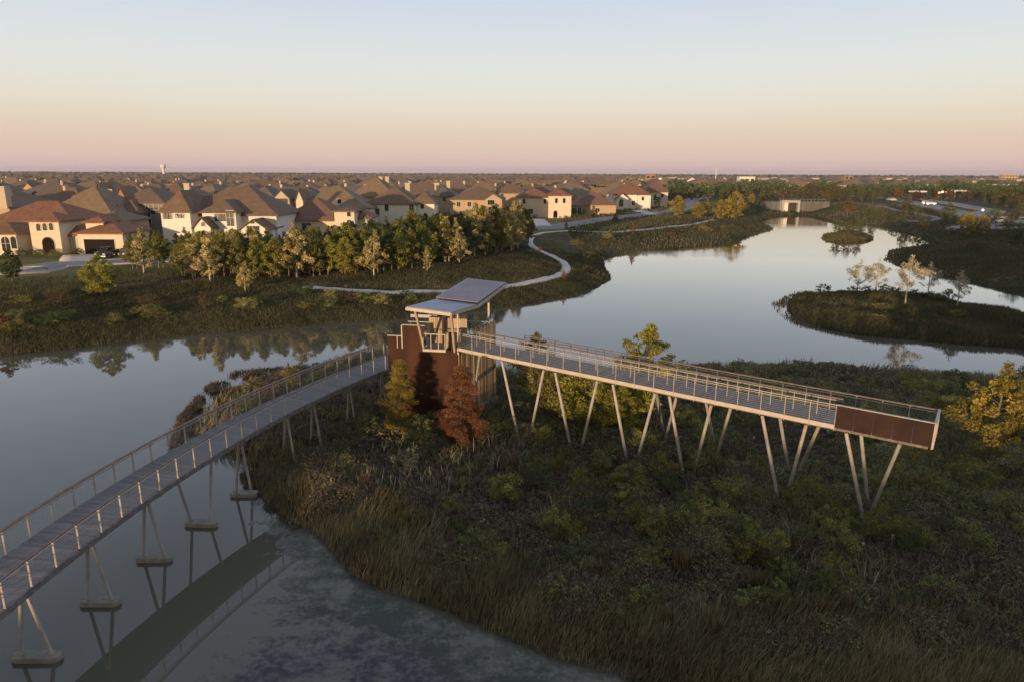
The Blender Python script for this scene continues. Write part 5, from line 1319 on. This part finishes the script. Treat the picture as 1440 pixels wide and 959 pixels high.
car((-72.6, 122.3, gz(-72.6, 122.3)+.12), R(-82), 'car_black', 'black pickup truck parked before the garage of the cream villa', 'pickup', 'pickup_truck', 'pickup')
for px, py, paint, rz, l in [(1252, 283, 'car_grey', 160, 'grey car waiting on the far road, left of the white one'), (1258, 283.5, 'car_white', 160, 'white car waiting on the far road behind the autumn tree'), (1303, 288, 'car_white', -25, 'white car driving on the road east of the lake'), (1309, 289, 'car_grey', -25, 'grey car driving right behind the white one east of the lake'), (1401, 315, 'car_white', 200, 'pale car at the right end of the eastern road')]:
    g = gp(px, py); car((g[0], g[1], g[2]+.2), R(rz), paint, l)
def lamp(px, py, pyt, label, m='lamp', r=.45, name='street_lamp', cat='street lamp'):
    g = gp(px, py); h = max(3, atY(px, pyt, g[1])[2]-g[2]); e = empty(name, g, label, cat)
    mb = MB(); mb.tube((0, 0, -.2), (0, 0, h-r), .09, .06, n=8); mb.build('pole', M['steel_dark'], e, (0, 0, 0))
    mb = MB(); mb.sphere((0, 0, h), r); mb.build('globe', M[m], e, (0, 0, 0))
lamp(1380, 308, 299, 'lit white globe lamp beside the eastern road above the orange trees')
lamp(1323.5, 282, 270.5, 'white lit lamp by the far junction', r=.7)
lamp(1319, 284, 271.5, 'amber traffic light at the far junction', 'amberlamp', .6, 'traffic_light', 'traffic light')
lamp(1328.5, 282, 270.5, 'red traffic light at the far junction, nearer the white lamp', 'redlamp', .5, 'traffic_light', 'traffic light')
lamp(1341, 281, 270.5, 'red traffic light at the far junction, nearer the lit canopy', 'redlamp', .45, 'traffic_light', 'traffic light')
for px, py, l, w_ in [(1349, 276, 'long white lit filling station canopy beyond the junction', 9), (1289, 278, 'smaller white lit canopy left of the far junction', 8)]:
    g = gp(px, py+3); e = empty('station_canopy', g, l, 'canopy')
    mb = MB(); mb.box(-w_/2, w_/2, -3, 3, 4.4, 5.2); mb.build('canopy_roof', M['canopylamp'], e, (0, 0, 0))
    for u in (-w_*.35, w_*.35):
        mb = MB(); mb.box(u-.25, u+.25, -.25, .25, -.2, 4.4); mb.build('column', M['steel'], e, (0, 0, 0))

# ---------------------------------------------------------------- trees of the far banks
NW = 'trees of the wood on the north bank'
cream = [(203,386,318,'tall cream leaved tree nearest the white house, leftmost of the wood'),(296,398,324,'tall cream leaved tree in front of the white house'),(345,411,367,'short cream leaved tree standing forward on the bank'),(334,388,322,'cream leaved tree before the small white gable'),(272,394,335,'cream leaved tree left of the tallest one before the white house'),(418,392,311,'broad cream leaved tree before the rust brown roof'),(436,388,330,'slender pale trunked tree right of the broad cream one'),(473,378,315,'cream leaved tree before the right end of the rust brown roof'),(526,389,322,'pointed golden cream tree at the middle of the wood edge'),(601,384,346,'thin pale tree with few leaves standing on the open grass'),(626,369,303,'tall golden cream tree in front of the long white house'),(646,371,326,'small cream tree right behind the tall golden one'),(667,362,284,'tallest olive cream tree below the sand brick house'),(700,356,292,'cream tree left of the footpath bend'),(722,352,296,'olive cream tree near the end of the wood'),(742,348,302,'last olive cream tree of the wood beside the footpath')]
for i, (px, pb, pt, l) in enumerate(cream):
    k = f'cream{i%3}' if px < 660 else ('olive%d' % (i % 3) if i % 2 else 'cream%d' % (i % 3))
    ptree(k, px, pb, pt, name='sycamore_tree', label=l, wx=.75 if px in (436, 601) else 1.0)
wr_ = random.Random(3)
KN = {'lime': 'yellow green tree in the wood on the north bank', 'green': 'dark green round tree in the wood on the north bank', 'mid': 'mid green bushy tree in the wood on the north bank', 'olive': 'olive green tree in the wood on the north bank'}
for i in range(20):
    px = wr_.choice([wr_.uniform(215, 470), wr_.uniform(560, 735)]); b0 = np.interp(px, [180, 260, 330, 430, 530, 560, 640, 745], [380, 392, 397, 394, 388, 386, 370, 352])-wr_.uniform(0, 12)
    ptree(f'cream{i%3}', px, b0, b0-wr_.uniform(45, 68), name='sycamore_tree', label='cream leaved tree mixed into the wood on the north bank', group='cream trees of the northern wood', wx=wr_.uniform(.7, 1.0))
spots = []
for px in np.arange(186, 748, 10.0):
    for row in range(3):
        b0 = np.interp(px, [180, 260, 330, 430, 530, 560, 640, 745], [378, 390, 396, 392, 386, 383, 368, 350])
        t0 = np.interp(px, [180, 230, 300, 390, 480, 500, 545, 600, 640, 690, 745], [325, 322, 316, 318, 315, 303, 288, 293, 294, 281, 288])
        x = px+wr_.uniform(-6, 6); pb = b0-row*7-wr_.uniform(0, 3)
        pt = max(t0, pb-70)+wr_.uniform(0, 12)+(8 if row == 0 else 0)
        if wr_.random() < .30: continue
        k = wr_.choice(['mid', 'olive', 'olive', 'lime'] if px < 520 else ['green', 'mid', 'olive', 'lime'])
        ptree(f'{k}{wr_.randrange(3)}', x, pb, pt, label=KN[k], group=NW+', '+k, wx=wr_.uniform(.75, 1.1))
ptree('yellowgreen', 143, 417, 357, label='yellow green round tree standing alone on the bank below the villa')
ptree('densegreen', 18, 397, 350, label='dark round tree on the verge before the cream villa', wx=.9)
ptree('rust', 4, 468, 436, name='bush', label='orange rust bush at the left edge above the water', cat='bush', wx=1.8)
ptree('russet', 288, 438, 410, name='bush', label='faint russet bush on the slope above the reflections', cat='bush', wx=.8)
for px, pb, pt, k, l in [(762,304,288,'mid0','small tree before the pale wall of the red roofed house'),(790,306,294,'green1','small dark tree by the entry of the red roofed house'),(782,304,293,'green2','tiny dark tree at the wall between windows of the red roofed house'),(808,305,293,'green0','dark tree at the corner of the plain brown roofed house'),(822,304,294,'green1','slim dark tree before the plain brown roofed house'),(834,312,289,'olive0','olive street tree on the near verge of the lakeside road'),(865,316,299,'mid1','round bush like tree by the lakeside road'),(856,302,291,'green2','dark tree at the right end of the plain brown roof'),(846,302,291,'mid2','small tree under the eaves of the plain brown roof'),(884,294,282,'green1','dark tree left of the porch gable house wall'),(900,294,284,'green0','dark tree in front of the porch gable house'),(911,294,279,'mid0','taller dark tree right of the porch gable house'),(925,294,277,'green2','dark oak before the cream house at the end of the row'),(799,305,295,'mid1','small garden tree between the red and the brown roof')]:
    ptree(k, px, pb, pt, label=l)
for px, pb, pt, k, l, nm in [(953,306,274,'gold','golden autumn tree beside the lakeside road, leftmost of its row','autumn_tree'),(981,309,284,'gold','low golden autumn tree right of the road bend','autumn_tree'),(992,307,279,'goldpoplar','slim gold green tree between the two golden clumps','autumn_tree'),(1012,310,280,'gold','broad golden autumn tree in the right clump','autumn_tree'),(1024,309,274,'goldpoplar','tall gold green tree at the middle of the right clump','autumn_tree'),(1033,310,268,'gold','tallest golden tree at the right end of the clump','autumn_tree'),(890,331,313,'rust','small rust orange tree on the open slope above the water','autumn_tree'),(796,325,311,'rust','small faded orange tree near the end of the footpath','autumn_tree'),(760,356,345,'rust','tiny orange sapling beside the footpath bend','autumn_tree'),(826,384,373,'bushb','russet bush on the slope near the point','bush'),(793,396,380,'rust','dark red bush below the footpath bend','bush'),(1043,301,283,'gold','golden tree left of the dam','autumn_tree'),(1057,287,272,'gold','far golden tree left of the dam wall','autumn_tree'),(1065,304,290,'faroak0','dark oak on the point left of the dam','tree'),(1072,290,279,'bushb','small brown tree at the left end of the dam wall','tree'),(1163.6,288,279,'faroak1','small dark tree at the right end of the dam wall','tree'),(1191,306,280,'russet','brown tree on the bank right of the dam','tree'),(1214,301,286,'faroak0','dark tree right of the brown one on the east bank','tree'),(1227.5,306,292,'faroak1','dark low tree on the east bank above the path loop','tree'),(1259,282,264,'rust','dark red tree by the far road','tree'),(1274,304,279,'farmid0','olive tree in the path loop','tree'),(1288,307,289,'faroak1','slim dark tree right of the olive one in the path loop','tree'),(1333,313,285,'faroak0','tall dark tree by the road below the junction','tree'),(1358,333,298,'gold','orange tree on the eastern bank, left of the pair','autumn_tree'),(1379,331,301,'gold','orange tree on the eastern bank, right of the pair','autumn_tree'),(1396,316,291,'faroak1','dark oak beyond the road behind the orange pair','tree'),(1425,314,295,'farmid1','dark olive tree at the right by the road','tree'),(1437,301,284,'faroak0','dark tree on the right edge beyond the road','tree'),(1415,324,304,'farmid0','olive tree below the right end of the road','tree'),(1436,350,311,'faroak1','large black green tree on the right edge above the inlet','tree')]:
    ptree(k, px, pb, pt, name=nm, label=l, cat='bush' if nm == 'bush' else 'tree')
er = random.Random(9)
EK = {'faroak0': 'dark green oak along the roads east of the lake', 'faroak1': 'dark green oak along the roads east of the lake', 'farmid0': 'olive green tree along the roads east of the lake', 'farmid1': 'olive green tree along the roads east of the lake', 'gold': 'golden autumn tree along the roads east of the lake', 'russet': 'russet brown tree along the roads east of the lake'}
for i in range(80):
    px = er.uniform(940, 1440)
    lo = np.interp(px, [940, 1060, 1200, 1440], [270, 268, 268, 270]); hi = np.interp(px, [940, 1060, 1200, 1320, 1440], [280, 278, 284, 290, 300])
    py = er.uniform(lo, hi); g = gp(px, py)
    if any(np.min(((C_-g[:2])**2).sum(1)) < (w_+2)**2 for C_, w_ in PATHS): continue
    k = er.choice(['faroak0', 'faroak1', 'farmid0', 'farmid1', 'farmid0', 'russet', 'gold' if px < 1250 and er.random() < .5 else 'faroak0'])
    tree(k, g, er.uniform(4.5, 8.5), label=EK[k], group=EK[k].replace('tree', 'trees').replace('oak', 'oaks'), wx=er.uniform(.85, 1.2))
for i in range(46):      # young trees and bushes on the eastern banks near the water
    px = er.uniform(1180, 1440); py = er.uniform(np.interp(px, [1180, 1440], [300, 318]), np.interp(px, [1180, 1440], [312, 400])); g = gp(px, py)
    if float(sdist(POLYS[0][0], g[:1], g[1:2])[0]) < 3 or any(np.min(((C_-g[:2])**2).sum(1)) < (w_+1)**2 for C_, w_ in PATHS): continue
    k = er.choice(['bush', 'bush', 'bushb']); nm = 'dark green' if k == 'bush' else 'brown'
    tree(k, g, er.uniform(1.0, 2.6), 'bush', nm + ' bush on the dark eastern bank', 'bush', nm + ' bushes of the eastern bank')
for i in range(60):      # bushes on the northern slope
    px = er.uniform(0, 1060); b = np.interp(px, [0, 250, 500, 700, 800, 850, 1060], [480, 455, 435, 415, 395, 345, 325]); t = np.interp(px, [0, 170, 430, 690, 760, 1060], [412, 408, 415, 415, 345, 318])
    g = gp(px, er.uniform(min(b, t), max(b, t)))
    if float(sdist(POLYS[0][0], g[:1], g[1:2])[0]) < 2 or any(np.min(((C_-g[:2])**2).sum(1)) < (w_+1)**2 for C_, w_ in PATHS): continue
    k = er.choice(['shr_o', 'shr_g', 'shr_d', 'shr_b', 'shr_l']); nm = {'shr_o': 'olive', 'shr_g': 'mid green', 'shr_d': 'dark green', 'shr_b': 'russet', 'shr_l': 'yellow green'}[k]
    tree(k, g, er.uniform(.9, 2.0), 'bush', nm + ' bush on the grassy northern slope', 'bush', nm + ' bushes of the northern slope', wx=1.3)
# islands
for px, pb, pt, k, l in [(1205,412,364,0,'thin pale autumn tree on the long island, leftmost'),(1231,413,361,1,'thin pale autumn tree on the long island, second from the left'),(1272,432,356,2,'tallest pale trunked tree on the long island, standing forward'),(1304,419,367,0,'pale autumn tree behind the crest of the long island'),(1345,436,379,1,'pale trunked tree at the right part of the long island')]:
    ptree(f'sparse{k}', px, pb, pt, name='autumn_tree', label=l)
for px, pb, pt, l in [(1159,413,399,'round dark bush near the left tip of the long island'),(1183,413,407,'tiny dark bush on the crest of the long island'),(1199,414,402,'dark bush left under the first thin tree'),(1217,414,401,'wide dark bush under the first pair of thin trees'),(1243,416,399,'largest dark bush on the crest of the long island'),(1256,417,403,'dark bush right of the largest one'),(1283,420,406,'dark bush between the middle thin trees'),(1309,424,409,'dark bush below the fourth thin tree'),(1331,427,407,'round grey green bush left of the last thin tree')]:
    ptree('bush', px, pb, pt, name='bush', label=l, cat='bush')
for i in range(24):
    px = er.uniform(1130, 1440); py = er.uniform(np.interp(px, [1130, 1440], [425, 452]), np.interp(px, [1130, 1440], [445, 483])); g = gp(px, py, .8)
    k = er.choice(['shr_o', 'shr_d', 'shr_b']); nm = {'shr_o': 'olive', 'shr_d': 'dark green', 'shr_b': 'russet'}[k]
    tree(k, g, er.uniform(.7, 1.4), 'bush', nm + ' low bush in the rough grass of the long island', 'bush', nm + ' bushes of the long island', wx=1.4)
for px, pb, pt, k, l in [(1177,332,309,'faroak0','round dark tree on the left of the small islet'),(1192,332,309,'farmid0','middle tree of the small islet, narrow and pointed'),(1206,332,309,'faroak1','round dark tree on the right of the small islet')]:
    ptree(k, px, pb, pt, label=l, wx=.8)

# trees between the houses of the suburb
sr2 = random.Random(23); cnt = 0
house_xy = [(x, y) for x, y, *_ in far_spots]+front
while cnt < 105:
    y = 190+(sr2.random()**.8)*400; x = sr2.uniform(-.8*y-20, .19*y)
    if min((x-a)**2+(y-b)**2 for a, b in house_xy) < 12**2: continue
    if any(np.min(((C_-np.array([x, y]))**2).sum(1)) < (w_+2)**2 for C_, w_ in PATHS): continue
    pxx = PCX+FPX*x/(y*.97+3.5)
    if y < 205+max(0, pxx-560)*.35: continue
    k = sr2.choice(['faroak0', 'faroak1', 'farmid0', 'farmid1', 'faroak0'])
    tree(k, (x, y, gz(x, y)), sr2.uniform(4.5, 8.0), label='dark oak in a garden of the wide suburb' if 'oak' in k else 'olive garden tree in the wide suburb', group='suburban oaks' if 'oak' in k else 'suburban olive trees'); cnt += 1
for px, py, h in [(12, 300, 7), (25, 298, 8), (38, 300, 7.5), (52, 302, 7), (62, 300, 6), (165, 276, 9), (178, 274, 9), (190, 272, 9), (205, 272, 8.5)]:
    g = gp(px, py); tree('faroak%d' % (int(px) % 2), g, h, label='dark oak in the thick group behind the cream villa', group='oaks behind the villa', wx=1.3)

# garden shrubs at the foot of the house walls
gs = random.Random(41)
for (pa, pb, Yg) in [(14, 38, 124.5), (80, 112, 124.0), (40, 56, 122.5), (68, 80, 122.5), (228, 268, 134), (270, 330, 133.5), (336, 372, 133), (395, 470, 149), (520, 610, 195), (636, 700, 204), (722, 800, 235), (804, 864, 251), (862, 912, 288)]:
    for i in range(max(3, int((pb-pa)*Yg/960/2.4))):
        px = gs.uniform(pa, pb); q = ray(px, 300); X_, Y_ = q[0]/q[1]*Yg, Yg-gs.uniform(0, 2.5)
        k = gs.choice(['shr_d', 'shr_g', 'shr_d', 'shr_o']); nm = {'shr_o': 'olive', 'shr_g': 'mid green', 'shr_d': 'dark green'}[k]
        tree(k, (X_, Y_, gz(X_, Y_)), gs.uniform(.8, 1.7), 'garden_shrub', nm + ' clipped shrub at the foot of a house wall', 'shrub', nm + ' garden shrubs', wx=gs.uniform(.8, 1.3))

# woods that read as one mass
def wood(pts, nl, size, m, name, label, seed, shape=(.42, .42)):
    rng = np.random.default_rng(seed); n = len(pts); P_ = np.array(pts)      # x, y, z0, height
    q = rng.normal(size=(n, nl, 3)); q /= np.linalg.norm(q, axis=2)[:, :, None]; q *= (rng.random((n, nl, 1))**.4)
    C = np.stack([P_[:, 0, None]+q[:, :, 0]*P_[:, 3, None]*shape[0], P_[:, 1, None]+q[:, :, 1]*P_[:, 3, None]*shape[0], P_[:, 2, None]+P_[:, 3, None]*(.55+.45*q[:, :, 2])], -1).reshape(-1, 3)
    sz = np.repeat(P_[:, 3], nl)*size*rng.uniform(.7, 1.3, n*nl)
    V, F4 = rhombs(C, sz, rng, .7)
    t = np.clip(.45+.2*rng.normal(size=n*nl)+np.repeat(.2*rng.normal(size=n), nl), 0, 1)
    stuff(name, V, F4, M[m], t, label)
fr_ = np.random.default_rng(77)
def cloud(n, y0, y1, cond, h0, h1):
    out = []
    while len(out) < n:
        y = y0*(y1/y0)**fr_.random(); x = fr_.uniform(-.95*y, .95*y)
        if cond(x, y): out.append((x, y, 3.3, fr_.uniform(h0, h1)))
    return out
right = lambda x, y: x > .16*y+10
wood(cloud(1500, 430, 1500, lambda x, y: right(x, y) and vnoise([x], [y], 60)[0] > .42, 5, 9), 46, .20, 'l_green', 'far_woods', 'dark woodland spreading beyond the lake to the east', 1)
wood(cloud(600, 400, 1500, lambda x, y: right(x, y) and vnoise([x+500], [y], 60)[0] > .5, 4, 7), 46, .20, 'l_brown', 'far_woods', 'russet autumn woodland mixed into the eastern woods', 2)
wood(cloud(350, 380, 800, lambda x, y: right(x, y) and x < .6*y, 3.5, 6), 46, .20, 'l_farolive', 'far_woods', 'olive woodland on the plain beyond the dam', 5)
HXY = np.array(house_xy)
wood(cloud(2300, 400, 2600, lambda x, y: not right(x, y) and np.min((HXY[:, 0]-x)**2+(HXY[:, 1]-y)**2) > 130, 5, 9), 40, .22, 'l_green', 'far_woods', 'trees between the endless far roofs', 3)
wood(cloud(2600, 2300, 9000, lambda x, y: True, 9, 15), 26, .36, 'l_green', 'horizon_woods', 'dark line of woods along the horizon', 4)
# the wooded rise behind the viewpoint: at this hour its shade lies over the near land
bp3 = []
for row in range(4):
    for x in np.arange(-190, 60, 3.4):
        h_ = float(np.interp(x, [-190, -130, -95, -76, -54, -46, -30, -24, -21, -12.5, -10.5, 60], [6, 6.2, 7.0, 8.0, 8.2, 10.2, 10.8, 10.8, 8.6, 8.6, 22, 23]))
        if row == 3 and -71.5 < x < -66.8: h_ = 14.5
        bp3.append((x+fr_.uniform(-1.5, 1.5), -64-row*4+fr_.uniform(-1.5, 1.5), .7, max(2.5, h_*fr_.uniform(.86, 1.02)-.7)))
wood(bp3, 150, .17, 'l_green', 'wood_belt', 'belt of trees on the shore behind the viewpoint', 6, (.32, .32))

# ---------------------------------------------------------------- the evening air
hz = MB(); hz.box(-9000, 9000, -350, 16000, -3, 75)
HZ = bpy.data.materials.new('evening_haze'); HZ.use_nodes = True; hn = HZ.node_tree.nodes; hn.clear()
ho = hn.new('ShaderNodeOutputMaterial'); hv = hn.new('ShaderNodeVolumePrincipled'); hv.inputs['Color'].default_value = (.92, .87, .92, 1); hv.inputs['Density'].default_value = .00006; hv.inputs['Anisotropy'].default_value = .2
HZ.node_tree.links.new(hv.outputs[0], ho.inputs['Volume'])
tag(hz.build('haze', HZ), 'thin evening haze over the plain', kind='stuff')
